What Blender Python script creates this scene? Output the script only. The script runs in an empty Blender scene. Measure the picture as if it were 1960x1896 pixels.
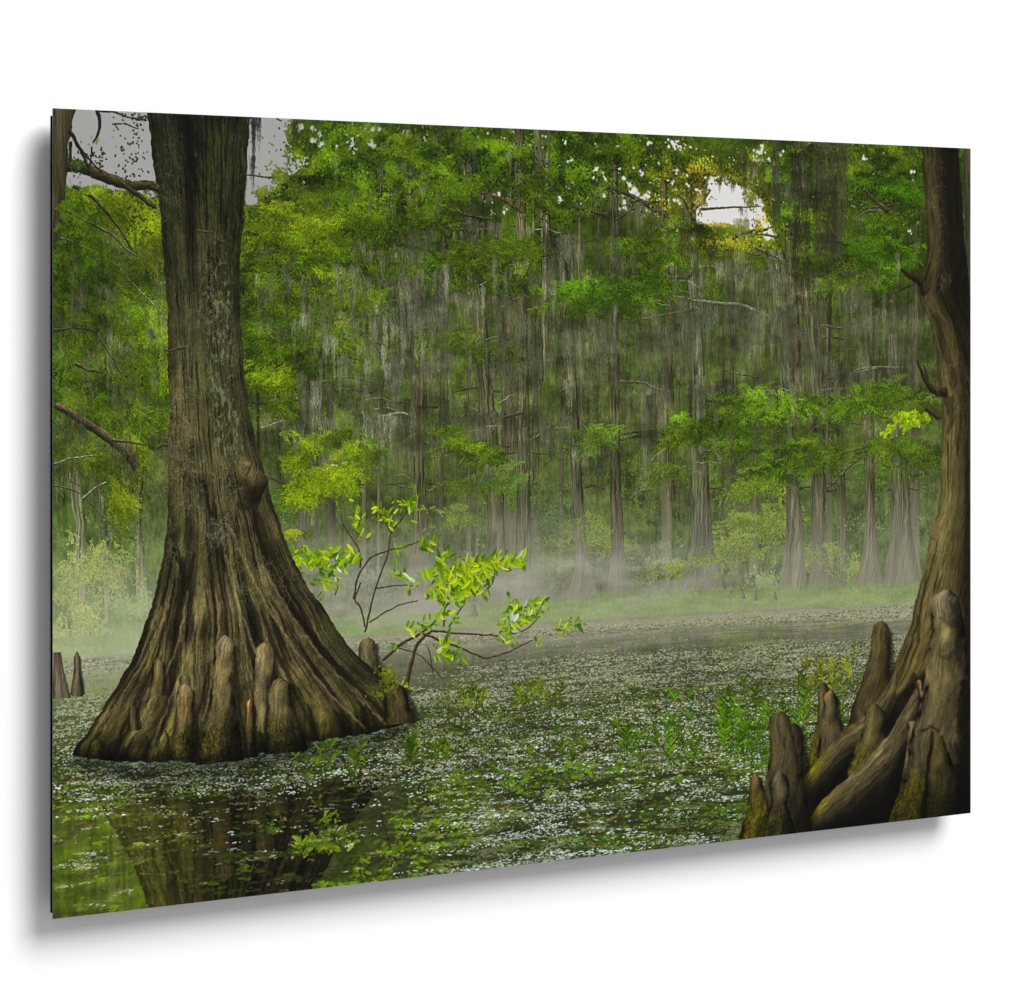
import numpy as np, math
# ---------------------------------------------------------------------------
# 1. THE PICTURE ON THE PRINT: painted stroke by stroke with numpy
#    (2400 x 1600 print pixels, display-referred colour)
# ---------------------------------------------------------------------------
W, H = 2400, 1600
rng = np.random.default_rng(11)
F = np.float32
C = np.zeros((H, W, 3), F)
YY, XX = np.mgrid[0:H, 0:W].astype(F)

def P(x, y):
    """measured photo position -> print pixel (undoes the oblique view of the print)"""
    x = np.asarray(x, float); y = np.asarray(y, float)
    t = (x - 101.0) / (2167.2 - 0.2201 * x)
    top = 208 + 77 * (x - 101) / 1758
    bot = 1760 - 203 * (x - 101) / 1758
    return t * W, (y - top) / (bot - top) * H

def SC(x):
    """print pixels per measured pixel at x (horizontal, vertical)"""
    d = 2167.2 - 0.2201 * x
    return 2145.0 / d / d * W, H / (1552 - 280 * (x - 101) / 1758)

def rgb(*c): return np.array(c, F) / 255
def lerp(a, b, t): return a + (b - a) * t
def clamp(x, a=0., b=1.): return np.minimum(np.maximum(x, a), b)
def sstep(a, b, x):
    t = clamp((x - a) / (b - a)); return t * t * (3 - 2 * t)

TAB = rng.random((256, 256)).astype(F)
def vn(u, v):
    """value noise at any coordinates"""
    u = np.asarray(u, F); v = np.asarray(v, F)
    iu = np.floor(u); iv = np.floor(v); fu = u - iu; fv = v - iv
    iu = iu.astype(np.int32) & 255; iv = iv.astype(np.int32) & 255
    fu = fu * fu * (3 - 2 * fu); fv = fv * fv * (3 - 2 * fv)
    ju = (iu + 1) & 255; jv = (iv + 1) & 255
    a = TAB[iv, iu]; b = TAB[iv, ju]; c = TAB[jv, iu]; d = TAB[jv, ju]
    return lerp(lerp(a, b, fu), lerp(c, d, fu), fv)
def fbm(u, v, o=4):
    s = 0; a = .5; n = 0
    for k in range(o):
        s = s + a * vn(u * 2 ** k + 17.3 * k, v * 2 ** k + 9.1 * k); n += a; a *= .55
    return s / n
def blur(a, r, rv=None):
    if rv is None: rv = r
    for ax, q in ((0, rv), (1, r)):
        q = int(q)
        if q < 1: continue
        for _ in range(2):
            pad = [(0, 0)] * a.ndim; pad[ax] = (q + 1, q)
            b = np.cumsum(np.pad(a, pad, mode='edge'), axis=ax, dtype=np.float64)
            n = a.shape[ax]; sl = [slice(None)] * a.ndim; s2 = [slice(None)] * a.ndim
            sl[ax] = slice(2 * q + 1, 2 * q + 1 + n); s2[ax] = slice(0, n)
            a = ((b[tuple(sl)] - b[tuple(s2)]) / (2 * q + 1)).astype(F)
    return a

class Sheet:
    """a painting layer with its own coverage"""
    def __init__(s, col=None):
        s.c = np.zeros((H, W, 3), F) if col is None else col
        s.a = np.zeros((H, W), F)
    def over(s, dst, k=1.0):
        a = (s.a * k)[..., None]; dst *= 1 - a; dst += s.c * a
T = Sheet(C); T.a[:] = 1          # current target

def put(x, y, col, al=None, S=None):
    S = S or T
    x = np.rint(x).astype(np.int32).ravel(); y = np.rint(y).astype(np.int32).ravel()
    ok = (x >= 0) & (x < W) & (y >= 0) & (y < H)
    x = x[ok]; y = y[ok]; col = np.asarray(col, F).reshape(-1, 3)
    col = col[ok] if len(col) > 1 else col
    if al is None:
        S.c[y, x] = col; S.a[y, x] = 1
    else:
        al = np.broadcast_to(np.asarray(al, F).ravel(), ok.shape)[ok][:, None]
        a0 = S.a[y, x][:, None]; na = a0 + al - a0 * al
        S.c[y, x] = (S.c[y, x] * a0 * (1 - al) + col * al) / np.maximum(na, 1e-4)
        S.a[y, x] = na[:, 0]

def leaves(x, y, L, Wd, ang, col, al=None, S=None, rib=0.0, fat=.6):
    """lens-shaped leaves; arrays of centre, half length, half width, angle, colour"""
    n = len(x); L = np.broadcast_to(np.asarray(L, F), (n,)); Wd = np.broadcast_to(np.asarray(Wd, F), (n,))
    nu = int(np.ceil(2 * L.max() * 1.25)) + 1; nv = int(np.ceil(2 * Wd.max() * 1.25)) + 1
    step = max(1, int(2.5e6 // (nu * nv)))
    u = np.linspace(-1, 1, nu, dtype=F)[None, :, None]; v = np.linspace(-1, 1, nv, dtype=F)[None, None, :]
    prof = (1 - u * u) ** fat
    for i in range(0, n, step):
        q = slice(i, i + step)
        ca = np.cos(ang[q])[:, None, None]; sa = np.sin(ang[q])[:, None, None]
        uu = u * L[q][:, None, None]; vv = v * prof * Wd[q][:, None, None]
        px = x[q][:, None, None] + uu * ca - vv * sa
        py = y[q][:, None, None] + uu * sa + vv * ca
        k = np.ones_like(px)
        if rib: k = k * (1 + rib * v * 1.0) * (1 - .8 * rib * (np.abs(v) < .12)) + rib * .3 * u
        cc = col[q][:, None, None, :] * k[..., None]
        a = None if al is None else np.broadcast_to(np.asarray(al, F), (n,))[q][:, None, None] * np.ones_like(px)
        put(px, py, cc, a, S)

def path(pts, n=None):
    pts = np.array(pts, float); cx, cy = P(pts[:, 0], pts[:, 1])
    d = np.r_[0, np.cumsum(np.hypot(np.diff(cx), np.diff(cy)))]
    n = n or max(4, int(d[-1] / .6)); t = np.linspace(0, d[-1], n)
    # smooth the corners
    X = np.interp(t, d, cx); Y = np.interp(t, d, cy)
    k = max(1, n // (len(pts) * 3)); ker = np.ones(2 * k + 1) / (2 * k + 1)
    pad = lambda a: np.r_[2 * a[0] - a[k:0:-1], a, 2 * a[-1] - a[-2:-k - 2:-1]]
    if n > 4 * k: X = np.convolve(pad(X), ker, 'valid'); Y = np.convolve(pad(Y), ker, 'valid')
    return X, Y, t / max(t[-1], 1e-6)

def limb(pts, w0, w1, col, dark=.5, S=None, al=None, rough=.35, wob=1.5, light=-1):
    """a branch: tapering, lit on its upper side, rough bark; widths in measured px"""
    X, Y, t = path(pts); sc = SC(np.mean([p[0] for p in pts]))
    X = X + (vn(t * len(X) / 25., 3.1 + w0) - .5) * 2 * wob; Y = Y + (vn(t * len(X) / 25., 77.7 + w0) - .5) * 2 * wob
    dx = np.gradient(X); dy = np.gradient(Y); l = np.hypot(dx, dy) + 1e-6; nx, ny = -dy / l, dx / l
    hw = np.maximum(lerp(w0, w1, t) * (sc[0] + sc[1]) / 4, .5)
    hw = hw * (.85 + .3 * vn(t * len(X) / 14., 5.))
    nv = int(hw.max() * 2.6) + 2; v = np.linspace(-1, 1, nv)[None, :]
    px = X[:, None] + nx[:, None] * v * hw[:, None]; py = Y[:, None] + ny[:, None] * v * hw[:, None]
    up = np.where(ny > 0, 1, -1)[:, None] * v     # +1 is the lower side
    sh = lerp(1.15, dark, sstep(-.8, .8, up))
    nz = vn(v * hw[:, None] * .8 + 40, (t * len(X))[:, None] * .12) - .5
    k = sh * (1 + rough * 2 * nz)
    put(px, py, np.asarray(col, F)[None, None] * k[..., None].astype(F), None if al is None else np.full(px.shape, al, F), S)

def fill_rows(left, right, shade, S=None, kk=22):
    """a solid between a left and a right outline; shade(s, u, yc) gives colour (and maybe alpha)"""
    S = S or T
    lx, ly = P(*np.array(left, float).T); rx, ry = P(*np.array(right, float).T)
    y0 = max(0, int(min(ly.min(), ry.min()))); y1 = min(H - 1, int(max(ly.max(), ry.max())))
    ys = np.arange(y0, y1 + 1)
    XL = np.interp(ys, ly, lx); XR = np.interp(ys, ry, rx)
    j = (vn(ys / 7., lx[0]) - .5) * 3.0 + (vn(ys / 23., lx[0] + 9) - .5) * 4
    j2 = (vn(ys / 7., rx[0] + 5) - .5) * 3.0 + (vn(ys / 23., rx[0] + 3) - .5) * 4
    wob = clamp((XR - XL) / 40.)
    if len(lx) > 3 and y1 - y0 > 5 * kk:
        XL = np.convolve(np.pad(XL, kk, mode='reflect', reflect_type='odd'), np.ones(2 * kk + 1) / (2 * kk + 1), 'valid')
        XR = np.convolve(np.pad(XR, kk, mode='reflect', reflect_type='odd'), np.ones(2 * kk + 1) / (2 * kk + 1), 'valid')
    XL = XL + j * wob; XR = XR + j2 * wob
    x0 = max(0, int(XL.min()) - 1); x1 = min(W - 1, int(XR.max()) + 1)
    xs = np.arange(x0, x1 + 1)
    wd = np.maximum(XR - XL, .5)
    s = ((xs[None] - XL[:, None]) / wd[:, None]).astype(F)
    m = (s >= 0) & (s <= 1)
    sc = clamp(s)
    res = shade(sc, (xs[None] - XL[:, None]).astype(F), np.broadcast_to(ys[:, None], s.shape).astype(F))
    col, al = res if isinstance(res, tuple) else (res, np.ones_like(s))
    al = al * m
    yy = slice(y0, y1 + 1); xx = slice(x0, x1 + 1)
    a0 = S.a[yy, xx][..., None]; al = al[..., None].astype(F)
    na = a0 + al - a0 * al
    S.c[yy, xx] = (S.c[yy, xx] * a0 * (1 - al) + clamp(col, 0, 1.2) * al) / np.maximum(na, 1e-4)
    S.a[yy, xx] = na[..., 0]

def bark(base, dark=.45, side=-.2, streak=3., fine=1., haze=None, alpha=None, seed=0., moss=None, contrast=1.):
    base = np.asarray(base, F)
    def sh(s, u, y):
        n = 2 * s - 1
        cyl = lerp(dark, 1.0, np.sqrt(clamp(1 - n * n * .92))) + side * n
        b1 = vn(u / streak + seed, y / 60. + seed) ; b2 = vn(u / (streak * .45) + seed * 3, y / 26.)
        b3 = fbm(u / 26. + seed, y / 120. + seed, 3)
        k = cyl * (1 + contrast * fine * (.55 * (b1 - .5) + .5 * (b2 - .5)) + .5 * (b3 - .5))
        if haze is not None: k = k * (1 + .8 * (vn(s * 8 + seed, y / 300.) - .5) * sstep(cy(980), cy(1120), y))
        col = base * k[..., None] * np.stack([1 + .1 * (b3 - .5), np.ones_like(b3), 1 - .15 * (b3 - .5)], -1)
        if moss is not None:
            mk = sstep(.5, .75, fbm(u / 14. + 7 + seed, y / 90., 3))[..., None] * moss[3]
            col = lerp(col, np.array(moss[:3], F) * (.75 + .5 * b1)[..., None], mk)
        if haze is not None:
            hy0, hy1, hc, hk = haze
            col = lerp(col, np.asarray(hc, F), (sstep(hy0, hy1, y) * hk)[..., None])
        if alpha is None: return col
        return col, sstep(alpha[0], alpha[1], y) if alpha[0] < alpha[1] else sstep(alpha[0], alpha[1], y)
    return sh

def cy(y, x=980): return float(P(x, y)[1])

def moss(x0, y0, x1, y1, ln, dens=1., col=(118, 120, 88), al=.55, var=.3, lock=14, S=None, thick=.5):
    """hanging moss: strands gathered in tapering locks under a line"""
    a, b = P([x0, x1], [y0, y1]); sv = SC((x0 + x1) / 2)[1]
    wpx = abs(a[1] - a[0]); nl = max(1, int(wpx / lock * dens)); ln = ln * sv
    lt = rng.random(nl); lx = a[0] + (a[1] - a[0]) * lt
    env = .35 + .9 * vn(lx / 30., b[0]) ; ll = ln * env * (.45 + .75 * rng.random(nl) ** 1.3)
    ns = rng.integers(5, 13, nl); idx = np.repeat(np.arange(nl), ns); n = len(idx)
    sx = rng.normal(0, lock * .42, n); sl = ll[idx] * (.35 + .65 * rng.random(n) ** .6)
    sy = (b[0] + (b[1] - b[0]) * lt)[idx] + rng.normal(0, 2.5, n)
    base = np.asarray(col, F) / 255 * (1 + var * (rng.random(nl)[idx] - .5) + var * (rng.random(n) - .5))[:, None]
    m = int(sl.max()) + 1; t = np.arange(m, dtype=F)[None]
    step = max(1, int(3e6 // m))
    for i in range(0, n, step):
        q = slice(i, i + step); tt = t / sl[q][:, None]; ok = tt < 1
        px = lx[idx[q]][:, None] + sx[q][:, None] * (1 - .65 * tt) + (vn(t / 16. + sx[q][:, None] * 5, idx[q][:, None] * 1.7 + 0 * t) - .5) * 6 + (vn(t / 4.5 + sx[q][:, None] * 9, idx[q][:, None] * 3.1 + 0 * t) - .5) * 3.4
        py = sy[q][:, None] + t
        aa = al * (1 - tt ** 3) * (.25 + 1.1 * vn(t / 6., sx[q][:, None] * 9))
        k = (.62 + .6 * vn(t / 11. + idx[q][:, None], sx[q][:, None])) * (.78 + .3 * tt)
        cc = base[q][:, None, :] * k[..., None]
        put(px[ok], py[ok], cc[ok], aa[ok], S)
        w = ok & (rng.random(n)[q] < thick)[:, None]
        put(px[w] + 1, py[w], cc[w] * .9, aa[w] * .8, S)

def beards(x, y, n, wd, l0, l1, col, al=.62, S=None, dark=True):
    """separate tapering beards of moss hanging from points (measured px)"""
    for k in range(n):
        i = rng.integers(len(x)); w = wd * rng.uniform(.5, 1.5); l = rng.uniform(l0, l1) * (.4 + .6 * rng.random()); g = rng.uniform(.72, 1.15)
        c = np.asarray(col, F) * g
        if dark: moss(x[i] - w * .3, y[i], x[i] + w * .9, y[i], l * .8, 1.2, np.array((46, 48, 26)), .34, lock=max(4, w * 1.1), S=S)
        moss(x[i] - w / 2, y[i], x[i] + w / 2, y[i], l, 2., c, al, lock=max(3.5, w * .8), S=S)
def drape(pts, per=.2, l0=30, l1=110, col=(122, 126, 96), wd=7, al=.62):
    p = np.array(pts, float); d = np.r_[0, np.cumsum(np.hypot(*np.diff(p, axis=0).T))]
    n = max(1, int(d[-1] * per)); t = rng.uniform(0, d[-1], n * 2)
    beards(np.interp(t, d, p[:, 0]), np.interp(t, d, p[:, 1]), n, wd, l0, l1, col, al)

GAP = np.zeros((H, W), F)          # where the sky shows through

def sprigs(x, y, n, rx, ry, c0, c1, ang=0.2, spread=.5, ln=34, leaf=5., wid=.6, S=None, gap=True, al=.8, top=.42, both=.5):
    """feathery cypress sprays: drooping branchlets with gaps between, spread over an ellipse (measured px)"""
    sx, sy = SC(x); X0, Y0 = P(x, y)
    per = 11; nb = max(2, int(n * .8 / per) + 1)
    r = np.abs(rng.normal(0, .55, nb)); th = rng.random(nb) * 2 * np.pi
    ox = clamp(r * np.cos(th), -1.15, 1.15); oy = clamp(r * np.sin(th), -1.2, 1.2)
    kb = clamp(.46 - top * oy + .75 * (rng.random(nb) - .5) + .5 * (vn(ox * rx / 14. + x, oy * ry / 8. + y) - .5))
    o = np.argsort(kb + .35 * rng.random(nb)); ox, oy, kb = ox[o], oy[o], kb[o]
    side = np.where(rng.random(nb) < both, 1, -1)
    a = ang + rng.normal(0, spread * .55, nb)
    BL = np.minimum(rx * sx * 1.25, 120) * (.45 + .75 * rng.random(nb))
    tb = np.sort(rng.random((nb, per)), 1)
    bx = X0 + (ox * rx * sx)[:, None] + side[:, None] * np.cos(a)[:, None] * BL[:, None] * (tb - .4)
    by = Y0 + (oy * ry * sy)[:, None] + np.sin(a)[:, None] * BL[:, None] * (tb - .4) + .22 * BL[:, None] * (tb - .3) ** 2
    bx = bx + rng.normal(0, 2, bx.shape); by = by + rng.normal(0, 2, by.shape)
    tw = np.linspace(0, 1, 26)[None]; wx = X0 + (ox * rx * sx)[:, None] + side[:, None] * np.cos(a)[:, None] * BL[:, None] * (tw - .4); wy = Y0 + (oy * ry * sy)[:, None] + np.sin(a)[:, None] * BL[:, None] * (tw - .4) + .22 * BL[:, None] * (tw - .3) ** 2
    if not gap or GAP[int(clamp(Y0, 0, H - 1)), int(clamp(X0, 0, W - 1))] < .5: put(wx, wy, rgb(48, 46, 22), .45, S)
    k = np.repeat(kb[:, None], per, 1) + .22 * (rng.random((nb, per)) - .5)
    sd = np.where(rng.random((nb, per)) < .5, 1, -1)
    sa = np.where(side[:, None] > 0, a[:, None], np.pi - a[:, None]) + sd * (.35 + .55 * rng.random((nb, per)))
    px, py, k, sa = bx.ravel(), by.ravel(), clamp(k.ravel()), sa.ravel()
    if gap:
        ix = clamp(px, 0, W - 1).astype(int); iy = clamp(py, 0, H - 1).astype(int)
        keep = rng.random(len(px)) > GAP[iy, ix]; px, py, k, sa = px[keep], py[keep], k[keep], sa[keep]
    n = len(px)
    if n == 0: return
    col = lerp(np.asarray(c0, F) / 255, np.asarray(c1, F) / 255, k[:, None].astype(F))
    col = col * (1 + np.array([.22, 0, .1]) * (rng.random((n, 1)) - .5))
    m = max(3, int(ln / 4.)); t = np.linspace(0, 1, m)[None]
    Ln = ln * (.3 + .5 * rng.random(n))
    lx = px[:, None] + np.cos(sa)[:, None] * t * Ln[:, None] + rng.normal(0, .8, (n, m))
    ly = py[:, None] + np.sin(sa)[:, None] * t * Ln[:, None] * .8 + .3 * t * t * Ln[:, None] + rng.normal(0, .8, (n, m))
    sgn = np.where(np.arange(m) % 2, 1, -1)[None]
    la = sa[:, None] + sgn * (.4 + .45 * rng.random(lx.shape)) + .3 * t
    cc = np.repeat(col[:, None, :], m, 1) * (.72 + .5 * rng.random((n, m, 1)))
    leaves(lx.ravel(), ly.ravel(), (leaf * (1.05 - .5 * t) * (.7 + .5 * rng.random((n, m)))).ravel(), wid, la.ravel(), cc.reshape(-1, 3).astype(F), al, S)

def blobs(x, y, n, rx, ry, c0, c1, leaf=3.6, wid=1.7, S=None, gap=True, top=.4, al=.9, clump=1.):
    """small broad leaves filling an ellipse"""
    sx, sy = SC(x); X0, Y0 = P(x, y)
    r = np.abs(rng.normal(0, .6, n)); th = rng.random(n) * 2 * np.pi
    ox = r * np.cos(th); oy = r * np.sin(th)
    px = X0 + ox * rx * sx; py = Y0 + oy * ry * sy
    oy = clamp(oy, -1, 1)
    cl = vn(px / 22. + 5, py / 18.)
    keep = rng.random(n) < 1 - clump * sstep(.62, .3, cl) * .8
    if gap:
        ix = clamp(px, 0, W - 1).astype(int); iy = clamp(py, 0, H - 1).astype(int)
        keep &= rng.random(n) > GAP[iy, ix]
    px, py, oy, cl = px[keep], py[keep], oy[keep], cl[keep]; n = len(px)
    if n == 0: return
    k = clamp(.5 - top * oy + .7 * (rng.random(n) - .5) + 1.1 * (cl - .5))
    o = np.argsort(k + .6 * rng.random(n)); px, py, k = px[o], py[o], k[o]
    col = lerp(np.asarray(c0, F) / 255, np.asarray(c1, F) / 255, k[:, None].astype(F)) * (1 + .3 * (rng.random((n, 1)) - .5))
    leaves(px, py, leaf * (.6 + .7 * rng.random(n)), wid, rng.random(n) * np.pi, col.astype(F), al, S)

def poly_mask(pts, soft=2):
    q = np.array(pts, float); x, y = P(q[:, 0], q[:, 1])
    x0, x1 = max(0, int(x.min()) - 2), min(W, int(x.max()) + 3); y0, y1 = max(0, int(y.min()) - 2), min(H, int(y.max()) + 3)
    gx = XX[y0:y1, x0:x1]; gy = YY[y0:y1, x0:x1]; ins = np.zeros(gx.shape, bool)
    for i in range(len(x)):
        j = i - 1
        c = ((y[i] > gy) != (y[j] > gy)) & (gx < (x[j] - x[i]) * (gy - y[i]) / (y[j] - y[i] + 1e-9) + x[i])
        ins ^= c
    m = np.zeros((H, W), F); m[y0:y1, x0:x1] = ins
    return blur(m, soft) if soft else m

# ------------------------------------------------------------------ far forest
gy = YY / H
base = lerp(rgb(56, 82, 14), rgb(78, 96, 38), sstep(.15, .42, gy)[..., None])
base = lerp(base, rgb(98, 116, 70), sstep(.42, .64, gy)[..., None])
st = fbm(XX / 9., YY / 120., 4); cl = fbm(XX / 60., YY / 45., 4)
fine = fbm(XX / 4., YY / 22., 3)
base = base * (.52 + .24 * st + .75 * (cl - .3) + .35 * (fbm(XX / 16., YY / 11., 3) - .5) + .45 * (fine - .5))[..., None]
left = sstep(330, 120, XX)[..., None]
base = lerp(base, base * rgb(225, 300, 150), left * .5)
C[:] = base

# sky openings
M = np.zeros((H, W), F)
jag = (fbm(XX / 12., YY / 12., 3) - .5)
for pts in ([(138, 204), (292, 208), (306, 392), (284, 380), (255, 362), (215, 372), (185, 352), (150, 366), (120, 352), (126, 240)],
            [(474, 214), (558, 214), (556, 292), (596, 312), (560, 335), (530, 362), (505, 378), (486, 392), (470, 392)],
            [(1326, 410), (1338, 366), (1362, 338), (1394, 340), (1424, 360), (1452, 372), (1466, 420), (1440, 440), (1398, 428), (1362, 434), (1334, 428)],
            [(1458, 428), (1474, 424), (1484, 458), (1466, 462)]):
    M = np.maximum(M, poly_mask(pts, 5))
M = sstep(.35, .65, M + jag * .9 * (M > 0) * (M < .97))
def holes(n, x0, x1, y0, y1, r0, r1):
    global M
    for _ in range(n):
        x, y = P(rng.uniform(x0, x1), rng.uniform(y0, y1)); r = rng.uniform(r0, r1) * .72
        for _ in range(rng.integers(2, 6)):
            cx, cyy = x + rng.normal(0, r * 1.1), y + rng.normal(0, r); q = r * rng.uniform(.3, .9)
            a, b, c_, d = int(cx - 2 * q - 2), int(cx + 2 * q + 3), int(cyy - 2 * q - 2), int(cyy + 2 * q + 3)
            if a < 0 or c_ < 0 or b >= W or d >= H: continue
            m = sstep(1.15, .8, np.hypot((XX[c_:d, a:b] - cx) / q, (YY[c_:d, a:b] - cyy) / q) + jag[c_:d, a:b] * 1.6)
            M[c_:d, a:b] = np.maximum(M[c_:d, a:b], m)
holes(26, 560, 760, 232, 300, 3, 9); holes(20, 500, 620, 300, 370, 2, 7)
holes(30, 760, 1050, 246, 300, 2, 6)
holes(70, 1035, 1330, 268, 400, 3, 9); holes(16, 900, 1000, 350, 410, 3, 7); holes(8, 1150, 1250, 355, 405, 6, 11)
holes(46, 1290, 1500, 280, 400, 3, 8); holes(26, 1400, 1760, 288, 350, 2, 6); holes(30, 1480, 1640, 350, 460, 2, 5)
holes(22, 1640, 1760, 400, 450, 2, 5); holes(12, 520, 570, 760, 800, 2, 4); holes(16, 270, 320, 520, 600, 2, 4); holes(14, 240, 300, 370, 430, 1.5, 4)
holes(6, 1300, 1500, 690, 760, 1, 2); holes(18, 105, 320, 430, 640, 1, 2.5)
GAP[:] = np.maximum(M * .97, 0)
skyc = lerp(rgb(152, 151, 154), rgb(206, 203, 208), sstep(500, 1150, XX)[..., None])
skyc = lerp(skyc, rgb(182, 180, 184), (sstep(520, 620, XX) * sstep(760, 620, XX))[..., None])
warm = np.exp(-(((XX - P(1400, 420)[0]) / 190) ** 2 + ((YY - P(1400, 420)[1]) / 110) ** 2))
edge = clamp(blur(M, 4) - M * .9) * 2
C[:] = lerp(C, rgb(140, 128, 34), (warm * .45)[..., None])
C[:] = lerp(C, skyc, M[..., None])
glow = clamp(blur(M, 9) * (1 - M))[..., None]
C[:] = lerp(C, lerp(rgb(150, 165, 70), rgb(222, 184, 74), clamp(warm * 1.6)[..., None]), glow * .9)

D0, D1 = (30, 48, 6), (84, 116, 16)
# dim far layer everywhere
for _ in range(260):
    x = rng.uniform(100, 1850); y = rng.uniform(250, 1080)
    f = (y - 250) / 830
    blobs(x, y, int(420), rng.uniform(30, 80), rng.uniform(15, 40), lerp(np.array(D0), np.array((70, 84, 44)), f), lerp(np.array((72, 108, 16)), np.array((104, 130, 58)), f), leaf=2.8, wid=.9, al=.66)
T.c[:] = blur(C, 1) * .6 + C * .4
# thin far stems and limbs
for _ in range(44):
    x = rng.uniform(480, 1760); w = rng.uniform(3, 8); y0 = rng.uniform(300, 700) if x > 700 else rng.uniform(560, 760); y0 = y0 if not 1300 < x < 1500 else max(y0, 520); g = rng.uniform(.75, 1.15)
    fill_rows([(x - w / 2, y0), (x - w / 2 + rng.normal(0, 6), 1100)], [(x + w / 2, y0), (x + w / 2 + rng.normal(0, 6), 1100)],
              bark(rgb(76, 72, 54) * g, .6, 0, 2.2, seed=x, haze=(cy(900), cy(1120), rgb(118, 122, 96), .9)))
for _ in range(90):
    x = rng.uniform(480, 1760); y = rng.uniform(330, 950); s = rng.choice([-1, 1]); l = rng.uniform(40, 120)
    limb([(x, y), (x + s * l * .5, y - rng.uniform(2, 14)), (x + s * l, y + rng.uniform(-20, 14))], rng.uniform(2.5, 5), 1, rgb(70, 66, 48) * rng.uniform(.7, 1.2), .6)
# far curtains of moss
for _ in range(90):
    x = rng.uniform(490, 1790); y = rng.uniform(430, 920); w = rng.uniform(30, 110); f = (y - 430) / 490
    g = rng.uniform(.72, 1.12)
    moss(x, y, x + w, y + rng.uniform(-8, 8), rng.uniform(50, 150), .8, np.array(lerp(np.array((72, 78, 42)), np.array((104, 110, 74)), f)) * g, .5)

# ------------------------------------------------------------------ trunks across the water
HZ = (cy(930), cy(1130), rgb(134, 131, 116), .62)
def tk(l, r, c, **k): fill_rows(l, r, bark(rgb(c[0] * .93, c[1] * .97, c[2] * .86), seed=l[0][0], haze=HZ, contrast=1.5, **k))
tk([(776, 330), (786, 722), (792, 900), (790, 1040), (760, 1190)], [(800, 330), (813, 722), (812, 900), (820, 1040), (850, 1190)], (88, 80, 62), side=-.1)
tk([(770, 250), (742, 340), (752, 480), (768, 620)], [(788, 250), (760, 340), (768, 480), (785, 620)], (92, 90, 74), side=-.1)
tk([(880, 250), (893, 470), (912, 700), (932, 940), (934, 1036), (902, 1200)], [(908, 250), (916, 470), (940, 700), (964, 940), (966, 1036), (980, 1200)], (74, 70, 54), side=-.15)
tk([(985, 245), (988, 500), (992, 695), (990, 886), (988, 1077), (972, 1160)], [(1004, 245), (1008, 500), (1011, 695), (1015, 886), (1016, 1077), (1024, 1160)], (82, 76, 60), side=-.2)
tk([(1020, 250), (1034, 420), (1046, 560), (1066, 620)], [(1034, 250), (1052, 420), (1068, 560), (1080, 620)], (84, 82, 66))
tk([(1070, 500), (1078, 620), (1087, 695), (1093, 913), (1095, 1003), (1112, 1090), (1078, 1166)], [(1090, 500), (1098, 620), (1103, 695), (1114, 913), (1120, 1003), (1124, 1080), (1152, 1162)], (84, 82, 64), moss=(.45, .46, .36, .5))
tk([(1164, 300), (1166, 500), (1168, 695), (1166, 886), (1170, 1000), (1172, 1080), (1156, 1156)], [(1184, 300), (1185, 500), (1186, 695), (1188, 886), (1192, 1000), (1196, 1080), (1208, 1150)], (76, 72, 54), side=-.15, moss=(.42, .42, .33, .4))
tk([(1262, 330), (1270, 500), (1278, 695), (1280, 960)], [(1276, 330), (1284, 500), (1290, 695), (1292, 960)], (76, 66, 48))
tk([(1306, 390), (1318, 560), (1324, 695), (1322, 872), (1324, 1000), (1322, 1060), (1296, 1150)], [(1332, 390), (1340, 560), (1349, 695), (1355, 872), (1362, 1000), (1366, 1060), (1396, 1160)], (88, 86, 68), side=-.12, moss=(.46, .48, .38, .5))
tk([(1468, 480), (1482, 600), (1493, 722), (1504, 900), (1506, 1022), (1488, 1162)], [(1502, 480), (1512, 600), (1516, 722), (1526, 900), (1540, 1022), (1544, 1162)], (92, 90, 70), side=-.1)
tk([(1510, 500), (1518, 722), (1522, 800)], [(1524, 500), (1536, 722), (1540, 800)], (70, 54, 34))
tk([(1519, 268), (1528, 531), (1545, 667), (1555, 913), (1553, 1022), (1556, 1080), (1540, 1156)], [(1547, 268), (1555, 531), (1577, 667), (1581, 913), (1578, 1022), (1588, 1080), (1610, 1152)], (80, 78, 60), side=-.1, moss=(.44, .46, .37, .4))
tk([(1560, 270), (1562, 420), (1566, 620)], [(1604, 270), (1602, 420), (1590, 620)], (58, 56, 36))
tk([(1652, 600), (1654, 872), (1656, 995), (1654, 1060), (1634, 1138)], [(1664, 600), (1675, 872), (1676, 995), (1680, 1060), (1694, 1134)], (84, 78, 62))
tk([(1700, 640), (1706, 880), (1706, 1020), (1690, 1130)], [(1722, 640), (1738, 880), (1746, 1020), (1764, 1128)], (86, 84, 68), moss=(.45, .46, .38, .5))
tk([(1610, 900), (1612, 1090), (1606, 1150)], [(1618, 900), (1624, 1090), (1618, 1150)], (60, 56, 44))
tk([(128, 870), (140, 1000), (138, 1170)], [(150, 870), (164, 1000), (166, 1170)], (110, 112, 90))
tk([(264, 840), (256, 1000), (262, 1180)], [(276, 840), (272, 1000), (286, 1180)], (96, 92, 64))
tk([(186, 900), (196, 1060), (200, 1190)], [(196, 900), (208, 1060), (208, 1190)], (104, 100, 74))

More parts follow.
